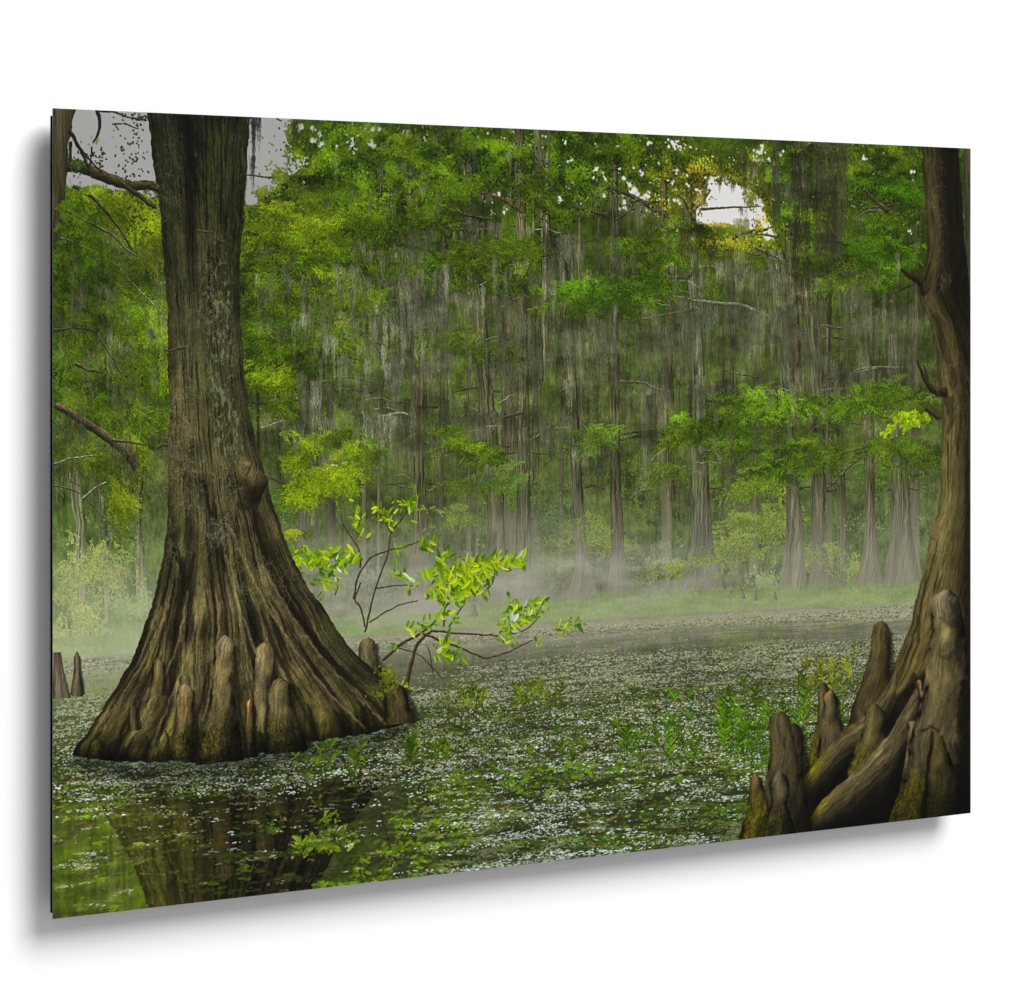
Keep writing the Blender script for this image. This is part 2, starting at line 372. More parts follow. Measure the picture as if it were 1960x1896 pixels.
# grey bare and brown limbs between the trunks
for pts, w0, w1, c in [
    ([(1000, 790), (960, 800), (940, 830)], 6, 3, (86, 80, 62)), ([(1090, 820), (1050, 822), (1015, 844)], 6, 3, (110, 108, 90)),
    ([(1185, 730), (1230, 732), (1276, 752)], 5, 3, (112, 106, 90)), ([(1478, 612), (1420, 584), (1360, 580), (1290, 568)], 8, 4, (120, 120, 104)),
    ([(1750, 706), (1680, 704), (1640, 706), (1612, 738)], 7, 3, (96, 94, 78)), ([(1680, 704), (1640, 714), (1606, 716)], 5, 2, (112, 108, 94)),
    ([(1310, 430), (1270, 410), (1200, 370), (1140, 350)], 11, 5, (66, 58, 42)), ([(1165, 415), (1110, 398), (1040, 402)], 6, 4, (62, 56, 40)),
    ([(1180, 420), (1230, 390), (1260, 372)], 4, 2, (70, 64, 46)), ([(1000, 405), (960, 380), (900, 362)], 7, 4, (84, 66, 44)),
    ([(910, 470), (926, 380), (955, 340)], 5, 3, (46, 44, 28)), ([(780, 560), (730, 540), (690, 530)], 4, 2, (76, 72, 58)),
    ([(1730, 424), (1700, 404), (1676, 384), (1652, 362)], 10, 5, (74, 68, 46)), ([(1690, 404), (1660, 404), (1640, 418)], 6, 2, (84, 80, 58)),
    ([(1756, 540), (1680, 576), (1600, 612)], 4, 2, (60, 58, 36)), ([(1600, 872), (1650, 858), (1720, 836)], 4, 4, (92, 92, 74)), ([(1570, 950), (1630, 890), (1660, 868)], 3, 4, (84, 82, 62)),
    ([(1770, 700), (1780, 740), (1800, 752)], 5, 9, (60, 46, 28)), ([(660, 610), (700, 640), (740, 690)], 4, 2, (72, 68, 46)),
    ([(500, 820), (540, 806), (600, 812)], 4, 3, (128, 128, 108)), ([(720, 800), (770, 790), (790, 805)], 5, 6, (126, 124, 108)),
    ([(470, 440), (520, 462), (570, 500), (640, 520)], 8, 3, (62, 60, 36)), ([(640, 424), (700, 440), (760, 468)], 5, 3, (66, 62, 44)),
    ([(840, 380), (890, 412), (940, 420)], 6, 4, (72, 66, 48)), ([(1440, 470), (1500, 500), (1560, 530)], 5, 3, (88, 86, 70)),
    ([(1330, 420), (1312, 386), (1296, 368)], 9, 4, (96, 80, 36)), ([(1330, 400), (1350, 380), (1360, 364)], 5, 3, (90, 76, 34)),
    ([(1380, 470), (1420, 446), (1470, 440)], 6, 4, (66, 56, 26)), ([(1340, 590), (1290, 600), (1230, 610)], 5, 3, (90, 86, 70))]:
    limb(pts, w0, w1, rgb(*c), .5)
for _ in range(40):   # pale dead twigs
    x = rng.uniform(640, 1700); y = rng.uniform(420, 960); a = rng.uniform(-.6, .6) + rng.choice([0, np.pi]); l = rng.uniform(25, 60)
    limb([(x, y), (x + l * .5 * np.cos(a), y + l * .5 * np.sin(a) - 4), (x + l * np.cos(a), y + l * np.sin(a) + 5)], 1.1, .5, rgb(124, 122, 104) * rng.uniform(.8, 1.05), .8, wob=3)

for pts in [[(690, 530), (780, 520), (860, 560)], [(720, 440), (800, 460)], [(650, 600), (760, 590)], [(760, 690), (860, 690)], [(700, 800), (790, 800)], [(840, 560), (980, 575)], [(940, 690), (1060, 680)], [(1080, 640), (1180, 650)], [(1180, 620), (1330, 625)], [(1290, 570), (1480, 610)],
            [(1200, 380), (1310, 430)], [(1040, 480), (1110, 470)], [(1380, 500), (1480, 520)], [(1430, 600), (1540, 580)], [(1600, 716), (1750, 706)], [(1500, 500), (1640, 540)], [(1620, 620), (1760, 580)], [(1200, 740), (1290, 750)], [(1000, 820), (1090, 820)], [(1330, 740), (1480, 740)],
            [(560, 800), (640, 800)], [(540, 880), (660, 860)], [(860, 800), (960, 790)], [(600, 480), (700, 540)], [(500, 470), (600, 520)], [(860, 420), (960, 430)], [(1480, 320), (1560, 420)]]:
    drape(pts, .24, 40, 150, (118, 122, 90), 8)
# moss on those trunks and limbs
G = (108, 111, 76)
for a in [(690, 540, 800, 530, 210, 1.), (770, 500, 860, 520, 200, 1.), (860, 560, 980, 575, 190, 1.), (720, 690, 860, 680, 230, 1.1), (860, 760, 930, 770, 260, 1.2),
          (700, 800, 800, 806, 190, 1.2), (960, 560, 1060, 560, 160, .8), (1050, 640, 1130, 640, 190, 1.), (1110, 640, 1330, 630, 160, 1.), (1290, 575, 1480, 605, 170, 1.3),
          (1180, 400, 1310, 440, 130, 1.3), (1130, 360, 1210, 380, 110, 1.), (1060, 460, 1130, 470, 150, 1.), (1380, 490, 1470, 520, 200, 1.2), (1430, 300, 1480, 310, 110, 1.),
          (1560, 500, 1640, 520, 170, 1.), (1600, 720, 1760, 710, 150, 1.), (1200, 770, 1300, 780, 150, 1.), (1040, 830, 1100, 830, 130, 1.), (980, 820, 1020, 830, 160, .8),
          (1360, 740, 1500, 760, 130, 1.), (560, 760, 700, 770, 150, 1.), (520, 860, 640, 850, 180, 1.), (600, 950, 700, 950, 150, 1.), (1700, 560, 1780, 600, 170, 1.),
          (1440, 560, 1530, 560, 150, 1.), (830, 900, 930, 900, 150, .9), (1240, 880, 1310, 880, 130, .8), (1400, 880, 1500, 880, 140, .8), (1640, 800, 1750, 800, 120, .8)]:
    moss(*a[:4], a[4], a[5], np.array(G) * rng.uniform(.72, 1.02), .6)
for _ in range(150):     # separate beards, some pale, some in shade
    x = rng.uniform(500, 1770); y = rng.uniform(420, 880); w = rng.uniform(8, 30); g = rng.choice([.5, .8, 1., 1.2])
    moss(x, y, x + w, y + rng.uniform(-5, 5), rng.uniform(60, 190), 2.4, np.array((108, 110, 76)) * g, .62, lock=9)
# pale beards catching the light
for x0, y0, x1, y1, l, g in [(732, 615, 752, 612, 130, 1.3), (826, 572, 850, 575, 150, 1.15), (770, 590, 850, 566, 110, 1.), (700, 790, 770, 800, 130, 1.22), (708, 390, 722, 392, 90, 1.1),
                             (740, 300, 762, 310, 120, 1.), (1040, 300, 1050, 300, 100, 1.1), (484, 520, 500, 530, 110, 1.15), (520, 560, 530, 565, 120, 1.), (556, 600, 566, 600, 60, .9), (570, 470, 610, 500, 60, 1.),
                             (640, 640, 660, 640, 110, 1.2), (590, 730, 612, 730, 130, 1.1), (1430, 320, 1448, 322, 130, .9)]:
    moss(x0, y0, x1, y1, l, 1.4, np.array((132, 136, 112)) * g, .7, lock=9)
# the pole of moss
fill_rows([(1048, 250), (1036, 420), (1036, 560), (1038, 730)], [(1056, 250), (1050, 420), (1050, 560), (1046, 730)], bark(rgb(100, 98, 72), .6, -.1, 2., fine=2.2, seed=4.))
for px0, px1, y0, y1, c in [(1519, 1548, 280, 620, (62, 58, 34)), (1560, 1604, 280, 560, (70, 66, 42))]:
    for k in range(7):
        moss(px0 - 3, y0 + k * (y1 - y0) / 7, px1 + 3, y0 + k * (y1 - y0) / 7, 90, 1.5, np.array(c) * rng.uniform(.8, 1.25), .6)

# ------------------------------------------------------------------ green masses
B0, B1 = (28, 50, 6), (88, 118, 14)          # deep to lit cypress green
Y0c, Y1c = (50, 74, 4), (116, 138, 16)       # yellow-green
for x, y, rx, ry, n in [(620, 300, 70, 60, 1500), (690, 290, 60, 60, 1500), (760, 340, 70, 50, 1300), (560, 350, 60, 40, 800), (530, 345, 36, 30, 420), (700, 380, 70, 50, 1300), (830, 290, 60, 40, 1100), (900, 280, 60, 40, 1100),
                        (870, 340, 60, 34, 900), (970, 300, 60, 40, 1000), (1100, 330, 80, 50, 1700), (1180, 300, 70, 50, 1500), (1090, 280, 60, 26, 800), (1240, 320, 50, 50, 1100), (1310, 310, 50, 50, 800),
                        (1060, 400, 60, 30, 700), (1150, 290, 60, 30, 900), (1560, 300, 60, 30, 600), (1660, 330, 60, 50, 1300), (1720, 320, 50, 50, 1100), (1500, 420, 50, 40, 800), (1470, 330, 40, 60, 800)]:
    blobs(x, y, int(n * 1.5), rx, ry, (20, 38, 5), (78, 110, 12), leaf=3.4, wid=1.6)
for x, y, rx, ry, n in [(1300, 340, 60, 60, 500), (1370, 330, 50, 40, 400), (1330, 470, 50, 30, 200), (1480, 450, 30, 40, 200), (1420, 470, 40, 20, 200), (1240, 330, 50, 50, 260), (560, 320, 40, 40, 240), (520, 330, 30, 30, 160)]:
    blobs(x, y, n, rx, ry, (52, 64, 8), (116, 126, 18), leaf=3.4, wid=1.5, gap=True)
for k in range(3):   # the great drooping screen right of the trunk
    for x, y, rx, ry, n, c0, c1 in [(540, 430, 80, 40, 260, Y0c, Y1c), (620, 430, 90, 44, 300, Y0c, Y1c), (560, 500, 80, 40, 220, B0, (104, 138, 12)), (660, 480, 80, 40, 240, B0, (104, 138, 12)), (520, 580, 50, 50, 190, B0, B1),
                                  (590, 580, 70, 50, 240, B0, B1), (680, 560, 50, 60, 240, B0, (110, 146, 12)), (540, 670, 60, 30, 180, B0, (96, 134, 12)), (620, 650, 60, 30, 170, B0, B1), (530, 720, 50, 26, 170, Y0c, (124, 150, 14)), (600, 700, 50, 20, 90, B0, B1),
                                  (500, 640, 24, 60, 90, B0, B1), (720, 420, 60, 30, 160, B0, B1), (820, 420, 60, 20, 140, B0, B1), (850, 360, 60, 30, 140, B0, B1), (640, 380, 70, 34, 180, B0, B1), (780, 290, 50, 24, 120, B0, (100, 132, 12))]:
        sprigs(x, y, n, rx, ry, c0, c1, .25, .45)
    for x, y, rx, ry, n, c0, c1 in [(850, 500, 90, 16, 150, B0, (88, 132, 12)), (940, 480, 80, 22, 150, B0, B1), (780, 506, 40, 12, 50, B0, B1), (1000, 470, 50, 26, 110, B0, B1), (960, 540, 60, 18, 80, B0, B1), (860, 645, 50, 22, 90, B0, B1), (960, 670, 40, 24, 60, B0, B1),
                                  (1140, 555, 100, 32, 330, (30, 66, 4), (82, 134, 10)), (1230, 540, 70, 28, 170, B0, (80, 128, 10)), (1100, 590, 50, 16, 90, B0, B1), (1270, 480, 60, 30, 160, B0, (78, 122, 10)), (1200, 470, 60, 20, 80, B0, B1), (1320, 440, 50, 26, 90, B0, B1),
                                  (1020, 360, 50, 24, 90, B0, B1), (1580, 500, 70, 30, 150, B0, B1), (1680, 470, 70, 30, 180, B0, (72, 122, 10)), (1720, 500, 50, 40, 160, B0, (72, 122, 10)), (1640, 540, 60, 20, 90, B0, B1), (1560, 420, 40, 40, 90, B0, B1), (1700, 420, 60, 22, 90, B0, B1), (1720, 360, 50, 40, 150, B0, (64, 118, 8))]:
        sprigs(x, y, n, rx, ry, c0, c1, .18, .5, leaf=4.6, ln=28)
    for x, y, rx, ry, n, c0, c1 in [(1150, 830, 56, 26, 90, (50, 76, 22), (92, 130, 30)), (1330, 820, 90, 24, 160, B0, (96, 142, 14)), (1420, 780, 90, 34, 220, B0, (98, 146, 14)), (1400, 840, 70, 40, 190, B0, (94, 140, 14)), (1500, 770, 90, 24, 170, B0, (100, 148, 14)),
                                  (1620, 770, 90, 26, 170, B0, (98, 146, 14)), (1700, 750, 80, 30, 150, B0, (94, 142, 14)), (1740, 780, 50, 24, 90, B0, B1), (1540, 850, 70, 26, 130, B0, (98, 146, 14)), (1480, 900, 80, 22, 130, B0, (104, 150, 16)), (1440, 930, 60, 18, 90, (60, 84, 22), (110, 144, 26)),
                                  (1580, 880, 60, 20, 90, B0, B1), (1690, 850, 50, 18, 70, B0, B1), (1720, 900, 50, 36, 120, B0, (84, 130, 20)), (1740, 850, 40, 30, 80, B0, B1), (1660, 920, 40, 30, 60, (50, 76, 26), (96, 128, 40)),
                                  (1430, 1000, 80, 30, 130, (80, 100, 40), (126, 152, 50)), (1500, 990, 60, 34, 110, (76, 98, 36), (122, 150, 44)), (1400, 1050, 60, 30, 90, (96, 112, 56), (136, 154, 66)), (1280, 900, 60, 30, 60, (58, 82, 26), (100, 130, 40)), (1300, 830, 50, 24, 60, B0, B1),
                                  (1120, 1020, 60, 24, 60, (84, 104, 46), (120, 146, 58)), (1180, 1040, 40, 20, 50, (86, 106, 46), (124, 150, 58)), (1560, 1060, 70, 24, 70, (98, 118, 60), (136, 158, 70)), (1290, 1085, 40, 14, 40, (110, 122, 50), (148, 160, 56)), (960, 920, 40, 26, 60, (52, 80, 24), (92, 126, 34)), (1000, 930, 40, 60, 50, (56, 84, 30), (88, 124, 44))]:
        sprigs(x, y, n, rx, ry, c0, c1, .3, .4, leaf=4.8, ln=30)
    for x, y, rx, ry, n, c0, c1 in [(870, 845, 50, 22, 80, B0, (98, 130, 12)), (930, 870, 40, 24, 70, B0, (98, 130, 12)), (900, 660, 40, 18, 60, B0, B1), (600, 920, 70, 22, 190, (66, 90, 2), (138, 168, 16)), (650, 905, 60, 14, 130, (70, 96, 2), (140, 170, 16)), (580, 950, 34, 16, 70, (66, 90, 2), (134, 162, 16)),
                                  (590, 850, 44, 18, 90, (66, 92, 2), (128, 158, 16)), (570, 880, 24, 12, 34, (66, 92, 2), (138, 160, 14)), (690, 866, 44, 14, 70, (52, 82, 4), (116, 150, 14)), (660, 828, 40, 8, 30, B0, B1), (560, 1020, 20, 6, 10, Y0c, (160, 170, 20)), (880, 930, 40, 18, 40, (50, 76, 16), (96, 124, 26)), (890, 990, 50, 24, 50, (74, 92, 40), (110, 134, 50)), (520, 960, 30, 60, 70, (48, 78, 24), (74, 112, 40)), (540, 780, 40, 20, 60, B0, B1)]:
        sprigs(x, y, n, rx, ry, c0, c1, .3, .4, leaf=5, ln=28)
# low shrubs on the far bank
for x, y, rx, ry, n, c0, c1 in [(1060, 960, 60, 60, 700, (42, 64, 34), (80, 108, 62)), (1080, 990, 50, 30, 400, (54, 78, 52), (92, 120, 76)), (1240, 1090, 50, 30, 500, (80, 98, 62), (120, 138, 86)), (1280, 1050, 40, 20, 300, (74, 94, 66), (118, 140, 96)), (1660, 1010, 60, 26, 400, (56, 82, 44), (100, 128, 74)),
                                (1720, 1010, 50, 30, 500, (52, 84, 52), (104, 140, 92)), (1640, 1090, 30, 30, 300, (100, 130, 50), (140, 170, 70)), (230, 1000, 70, 50, 900, (40, 66, 40), (74, 104, 60)), (200, 1060, 70, 60, 700, (70, 92, 56), (112, 134, 78)), (250, 1160, 60, 40, 600, (100, 124, 74), (140, 164, 100)), (1460, 1110, 60, 20, 400, (110, 134, 66), (150, 174, 86)),
                                (900, 1090, 60, 40, 500, (100, 112, 80), (128, 140, 98)), (1080, 1090, 50, 40, 500, (90, 108, 66), (124, 140, 86)), (700, 1120, 70, 50, 500, (104, 112, 96), (130, 136, 116))]:
    blobs(x, y, n, rx, ry, c0, c1, leaf=3.2, wid=1.3, gap=False, al=.7)

def foot_(l, r, c, y0=0, y1=0): y0, y1 = l[0][1] + 4, l[0][1] + 90; fill_rows(l, r, bark(rgb(c[0] * .94, c[1], c[2] * .92), .42, -.12, 3., seed=l[0][0], haze=HZ, contrast=1.5, alpha=(cy(y0), cy(y1))))
foot_([(1094, 913), (1096, 1003), (1104, 1070), (1078, 1166)], [(1114, 913), (1120, 1003), (1126, 1075), (1154, 1160)], (84, 78, 60)); foot_([(1167, 886), (1170, 1000), (1171, 1070), (1156, 1156)], [(1188, 886), (1192, 1000), (1197, 1070), (1210, 1150)], (78, 70, 54))
foot_([(1322, 872), (1324, 1000), (1322, 1050), (1296, 1150)], [(1355, 872), (1362, 1000), (1366, 1050), (1396, 1160)], (90, 84, 66), 840, 900); foot_([(1504, 900), (1506, 1022), (1488, 1162)], [(1526, 900), (1540, 1022), (1544, 1162)], (92, 84, 68)); foot_([(1555, 913), (1553, 1022), (1556, 1075), (1540, 1156)], [(1581, 913), (1578, 1022), (1586, 1075), (1612, 1152)], (86, 78, 62), 840, 940)
foot_([(1654, 872), (1656, 995), (1654, 1060), (1634, 1138)], [(1675, 872), (1676, 995), (1680, 1060), (1694, 1134)], (86, 76, 60), 820, 900); foot_([(1706, 880), (1706, 1020), (1690, 1130)], [(1738, 880), (1746, 1020), (1766, 1128)], (88, 82, 68)); foot_([(932, 940), (934, 1036), (926, 1110), (900, 1200)], [(964, 940), (966, 1036), (972, 1110), (984, 1200)], (84, 78, 62)); foot_([(990, 886), (988, 1077), (972, 1160)], [(1015, 886), (1016, 1077), (1024, 1160)], (86, 78, 62), 720, 820)
sprigs(1420, 1040, 90, 60, 30, (90, 108, 48), (134, 156, 60), .3, .4, leaf=4.8, ln=30); sprigs(1330, 1070, 60, 40, 20, (96, 112, 50), (138, 158, 60), .3, .4); sprigs(1580, 1050, 60, 50, 20, (96, 114, 56), (136, 158, 70), .3, .4); sprigs(1130, 1000, 60, 50, 20, (84, 104, 46), (120, 146, 58), .3, .4)

# ------------------------------------------------------------------ left wall of drooping cypress
for k in range(3):
    for x, y, rx, ry, n, c0, c1 in [(150, 420, 60, 50, 200, B0, (92, 122, 10)), (210, 400, 60, 40, 190, Y0c, (122, 144, 14)), (270, 420, 50, 50, 190, Y0c, (128, 150, 16)), (290, 480, 40, 50, 150, Y0c, (122, 146, 14)), (140, 500, 60, 60, 240, (28, 48, 4), (74, 106, 10)), (200, 560, 70, 50, 260, (28, 48, 4), (76, 108, 10)),
                                  (130, 600, 50, 50, 200, (34, 56, 6), (88, 122, 12)), (250, 600, 60, 60, 240, B0, (92, 128, 12)), (300, 620, 40, 60, 160, B0, (100, 136, 14)), (160, 690, 60, 40, 180, B0, (88, 122, 14)), (230, 700, 50, 50, 150, (46, 64, 16), (92, 122, 22)), (290, 720, 40, 60, 150, B0, (100, 138, 14)),
                                  (140, 760, 50, 40, 150, B0, (90, 126, 14)), (210, 790, 60, 40, 130, B0, (92, 126, 16)), (280, 800, 40, 50, 110, B0, (94, 130, 16)), (130, 850, 40, 40, 90, (56, 74, 24), (100, 128, 34)), (240, 870, 40, 60, 120, (60, 84, 10), (124, 150, 16)), (180, 870, 36, 30, 70, (58, 80, 20), (108, 134, 26)), (225, 960, 24, 50, 80, (74, 96, 8), (138, 158, 18))]:
        sprigs(x, y, int(n * 1.15), rx, ry, np.array(c0) * .85, np.array(c1) * .92, .85, .24, ln=46, leaf=6, both=.86)
for _ in range(46):
    x = rng.uniform(105, 310); y = rng.uniform(480, 960); w = rng.uniform(10, 40)
    moss(x, y, x + w, y + 5, rng.uniform(70, 180), 1., np.array((102, 106, 74)) * rng.uniform(.7, 1.15), .5)
for x0, x1, y, l, g in [(110, 150, 880, 220, 1.), (150, 180, 900, 200, 1.1), (230, 262, 830, 160, .8), (255, 280, 900, 230, .9), (285, 318, 820, 230, .85), (196, 204, 600, 120, .6), (180, 240, 640, 110, 1.1), (300, 318, 330, 260, .75), (175, 230, 440, 140, .9)]:
    moss(x0, y, x1, y + 4, l, 1.2, np.array((112, 112, 80)) * g, .6)
for pts, w0, w1, c in [([(105, 775), (138, 793), (179, 820), (217, 845), (245, 868), (262, 896)], 12, 20, (78, 70, 48)), ([(214, 842), (250, 846), (276, 852)], 5, 3, (86, 88, 60)), ([(102, 392), (160, 420), (215, 450), (245, 480), (262, 492)], 6, 3, (84, 82, 60)),
                       ([(115, 455), (180, 480), (220, 505), (260, 550), (320, 610)], 2, 1, (104, 106, 84)), ([(140, 355), (180, 380), (215, 420), (255, 480)], 7, 3, (62, 62, 38)), ([(102, 632), (140, 627), (180, 632), (200, 660), (230, 715)], 4, 2, (84, 80, 58)), ([(145, 695), (165, 708), (190, 712)], 7, 4, (78, 74, 54)),
                       ([(102, 930), (150, 940), (190, 980), (240, 1030)], 2, 1, (92, 92, 66)), ([(158, 955), (180, 935), (202, 924)], 4, 2, (136, 134, 110)), ([(102, 890), (140, 876), (180, 872)], 3, 2, (122, 120, 96))]:
    limb(pts, w0, w1, rgb(*c), .45)
moss(120, 800, 270, 890, 90, 1.5, np.array((84, 80, 52)), .6)
moss(205, 850, 280, 860, 70, 1.5, np.array((70, 72, 46)), .65)
for k in range(2):
    for x, y, rx, ry, n, c0, c1 in [(180, 1080, 50, 50, 110, (108, 120, 60), (152, 164, 70)), (130, 1110, 40, 60, 110, (112, 124, 66), (156, 168, 78)), (220, 1100, 50, 50, 80, (108, 120, 66), (146, 158, 76)), (160, 1180, 60, 40, 120, (128, 140, 70), (166, 178, 84)), (120, 1220, 30, 30, 60, (134, 146, 76), (170, 180, 90))]:
        sprigs(x, y, n, rx, ry, c0, c1, 1.0, .5, ln=24, leaf=4)
for n, x0, x1, y0, y1 in [(90, 240, 300, 360, 450), (60, 560, 760, 430, 700), (50, 500, 640, 480, 640), (40, 110, 300, 480, 800)]:   # small dark cones and gaps
    px, py = P(rng.uniform(x0, x1, n), rng.uniform(y0, y1, n))
    leaves(px, py, rng.uniform(1.2, 3.4, n), 1.8, rng.random(n) * 3, np.tile(rgb(26, 38, 10), (n, 1)), .6)

# more moss in front of the green
for _ in range(24):
    x = rng.uniform(500, 1760); y = rng.uniform(440, 900); w = rng.uniform(14, 60)
    if y < 640 and x < 740: continue
    moss(x, y, x + w, y + rng.uniform(-6, 6), rng.uniform(50, 130), 1.0, np.array((98, 102, 66)) * rng.uniform(.7, 1.15), .5)
for _ in range(70):     # thin veils of moss before the green on both sides of the big trunk
    x = rng.choice([rng.uniform(104, 300), rng.uniform(480, 760)]); y = rng.uniform(440, 900); w = rng.uniform(10, 50)
    moss(x, y, x + w, y + rng.uniform(-6, 6), rng.uniform(50, 140), .8, np.array((112, 114, 84)) * rng.uniform(.65, 1.15), .38)
# ragged edges against the sky, and leaves lit by the low sun
for x, y, rx, ry, n, c0, c1 in [(556, 268, 16, 44, 420, (30, 56, 8), (92, 124, 22)), (540, 335, 30, 20, 420, (40, 62, 8), (110, 124, 24)), (505, 372, 24, 14, 300, (44, 64, 8), (112, 124, 24)), (600, 300, 30, 20, 300, (30, 56, 8), (92, 124, 22)), (190, 366, 60, 8, 400, (44, 66, 8), (104, 124, 20)), (270, 384, 30, 8, 260, (50, 70, 8), (118, 134, 24)),
                                (1400, 344, 60, 10, 300, (36, 52, 6), (130, 128, 28)), (1344, 380, 12, 30, 200, (60, 64, 8), (176, 156, 46)), (1380, 432, 44, 5, 150, (70, 70, 8), (176, 156, 50)), (1450, 430, 22, 22, 120, (70, 70, 10), (170, 150, 46)), (1440, 380, 14, 24, 200, (40, 56, 6), (120, 120, 24)), (1330, 340, 50, 40, 420, (90, 84, 10), (176, 160, 40)), (1400, 466, 60, 14, 260, (56, 66, 8), (150, 142, 36)), (1290, 400, 40, 30, 260, (70, 76, 10), (140, 138, 30))]:
    blobs(x, y, n, rx, ry, c0, c1, leaf=3., wid=1.4, gap=False)
for x0, x1, y0, l in [(1424, 1434, 290, 105), (1436, 1446, 310, 100), (1452, 1462, 320, 110), (1398, 1406, 346, 40), (1372, 1379, 340, 30), (1466, 1476, 350, 90), (1417, 1421, 396, 50), (1344, 1352, 346, 50), (560, 572, 232, 60), (1330, 1345, 430, 90), (1300, 1320, 440, 100)]:
    moss(x0, y0, x1, y0 + 3, l, 2.6, (74, 66, 36), .75, lock=6)
beards(rng.uniform(690, 880, 60), rng.uniform(500, 720, 60), 30, 11, 80, 190, (142, 145, 124), .66)
beards(rng.uniform(560, 760, 60), rng.uniform(580, 760, 60), 16, 8, 70, 150, (146, 150, 128), .62)
beards(rng.uniform(900, 1500, 60), rng.uniform(480, 740, 60), 46, 10, 60, 150, (132, 135, 108), .64)
beards(rng.uniform(560, 1760, 400), rng.uniform(470, 860, 400), 110, 8, 40, 150, (124, 128, 98), .6)
beards(rng.uniform(110, 310, 100), rng.uniform(470, 820, 100), 46, 7, 50, 160, (108, 112, 84), .5)
beards(rng.uniform(490, 740, 100), rng.uniform(450, 640, 100), 40, 6, 40, 120, (122, 128, 100), .55)
beards(rng.uniform(560, 1000, 100), rng.uniform(240, 400, 100), 30, 6, 30, 90, (112, 122, 92), .55)
deep = fbm(XX / 80. + 31, YY / 42. + 13, 4); C[:] *= lerp(1., .50 + 1.0 * deep, (1 - M) * sstep(cy(1000), cy(820), YY))[..., None]
for px0, px1, y0, y1, c in [(1517, 1549, 262, 560, (52, 53, 29)), (1558, 1606, 266, 500, (62, 64, 38)), (1606, 1622, 268, 420, (70, 70, 44)), (1478, 1492, 268, 420, (70, 74, 50))]:
    for k in range(9):
        moss(px0, y0 + k * (y1 - y0) / 9, px1, y0 + k * (y1 - y0) / 9, 90, 2., np.array(c) * rng.uniform(.7, 1.3), .6, lock=8)
for x, y in [(560, 560), (700, 520), (850, 600), (930, 640), (1010, 560), (1090, 620), (1240, 640), (1340, 600), (1420, 620), (1500, 660), (1640, 560), (1700, 640), (770, 480), (1160, 470), (1040, 460)]:
    for _ in range(5):     # thick tangled curtains
        w = rng.uniform(20, 60); xx_ = x + rng.normal(0, 34); yy_ = y + rng.normal(0, 20); g = rng.uniform(.62, 1.12)
        moss(xx_, yy_, xx_ + w, yy_ + rng.uniform(-10, 10), rng.uniform(50, 140), 1.7, np.array((118, 122, 94)) * g, .5, lock=11)
veil = sstep(cy(430), cy(640), YY) * sstep(480, 760, XX) * .1
C[:] = lerp(C, rgb(104, 106, 74), veil[..., None])
C[:] = clamp(C)
lg = C.mean(-1, keepdims=True); gr_ = clamp(C[..., 1:2] - C[..., 0:1]) * sstep(-.02, .06, C[..., 1:2] - C[..., 2:3]); C[..., 0:1] += .16 * gr_
C[:] = clamp(lerp(lg, C, .97) * np.array([1.05, 1.06, 1.02], F)); C[:] = clamp(C + .38 * (C - blur(C, 2)) * (1 - M)[..., None])

# ------------------------------------------------------------------ mist, far bank, water
def ybank(x): return np.interp(x, [0, 700, 1100, 1500, 1900, 2400], [1058, 1050, 1048, 1046, 1052, 1066])
XB = ybank(np.arange(W))[None, :].astype(F)
mist = sstep(cy(900), cy(1185), YY) * (.35 + .75 * fbm(XX / 160., YY / 60., 4)) * .68
mist = mist * (1 - .38 * sstep(1050, 1500, XX)) + .22 * sstep(cy(960), cy(1150), YY) * sstep(560, 760, XX) * sstep(1500, 1000, XX) * fbm(XX / 110. + 4, YY / 50., 3) * 1.5
mc = lerp(rgb(162, 160, 145), rgb(178, 182, 150), sstep(500, 100, XX)[..., None])
C[:] = lerp(C, mc, clamp(mist)[..., None])
# grass of the bank
def grass(n, x0, x1, y0, y1, c0, c1, h0, h1, al=.8):
    px = rng.uniform(x0, x1, n); py = ybank(px) + rng.uniform(y0, y1, n)
    o = np.argsort(py); px, py = px[o], py[o]
    k = (.25 + .5 * rng.random(n) + .7 * (vn(px / 40., py / 9.) - .5))[:, None]
    col = lerp(rgb(*c0), rgb(*c1), clamp(k).astype(F))
    leaves(px, py, rng.uniform(h0, h1, n), 1.1, np.pi / 2 + rng.normal(0, .6, n), col.astype(F), al)
gband = sstep(-20, 8, YY - XB + (fbm(XX / 30., YY * 0, 3) - .5) * 44) * sstep(42, 24, YY - XB)
C[:] = lerp(C, lerp(rgb(122, 146, 84), rgb(146, 168, 104), fbm(XX / 14., YY / 6., 3)[..., None]), (gband * .75)[..., None])
grass(8000, 0, 2400, -12, 30, (104, 130, 66), (160, 182, 108), 3, 7, .7)
grass(900, 1000, 2300, -26, -6, (104, 128, 70), (150, 172, 96), 3, 7, .6)
for x, y, w, h in [(1422, 1146, 6, 12), (1446, 1150, 5, 18), (1484, 1148, 5, 14), (906, 1180, 10, 22)]:
    fill_rows([(x - w * .3, y - h), (x - w, y)], [(x + w * .3, y - h), (x + w, y)], bark(rgb(112, 112, 90), .75))
wisp = sstep(cy(950), cy(1150), YY) * sstep(60, 0, YY - XB) * sstep(420, 700, XX) * sstep(2100, 1300, XX) * sstep(.35, .75, fbm(XX / 150. + 11, YY / 34. + 3, 4)) * .5
C[:] = lerp(C, rgb(180, 178, 166), wisp[..., None])
wl = sstep(cy(980), cy(1200), YY) * sstep(430, 200, XX) * .3 * (.5 + fbm(XX / 60., YY / 60., 3)); C[:] = lerp(C, rgb(196, 204, 168), clamp(wl)[..., None])
FAR = C.copy()

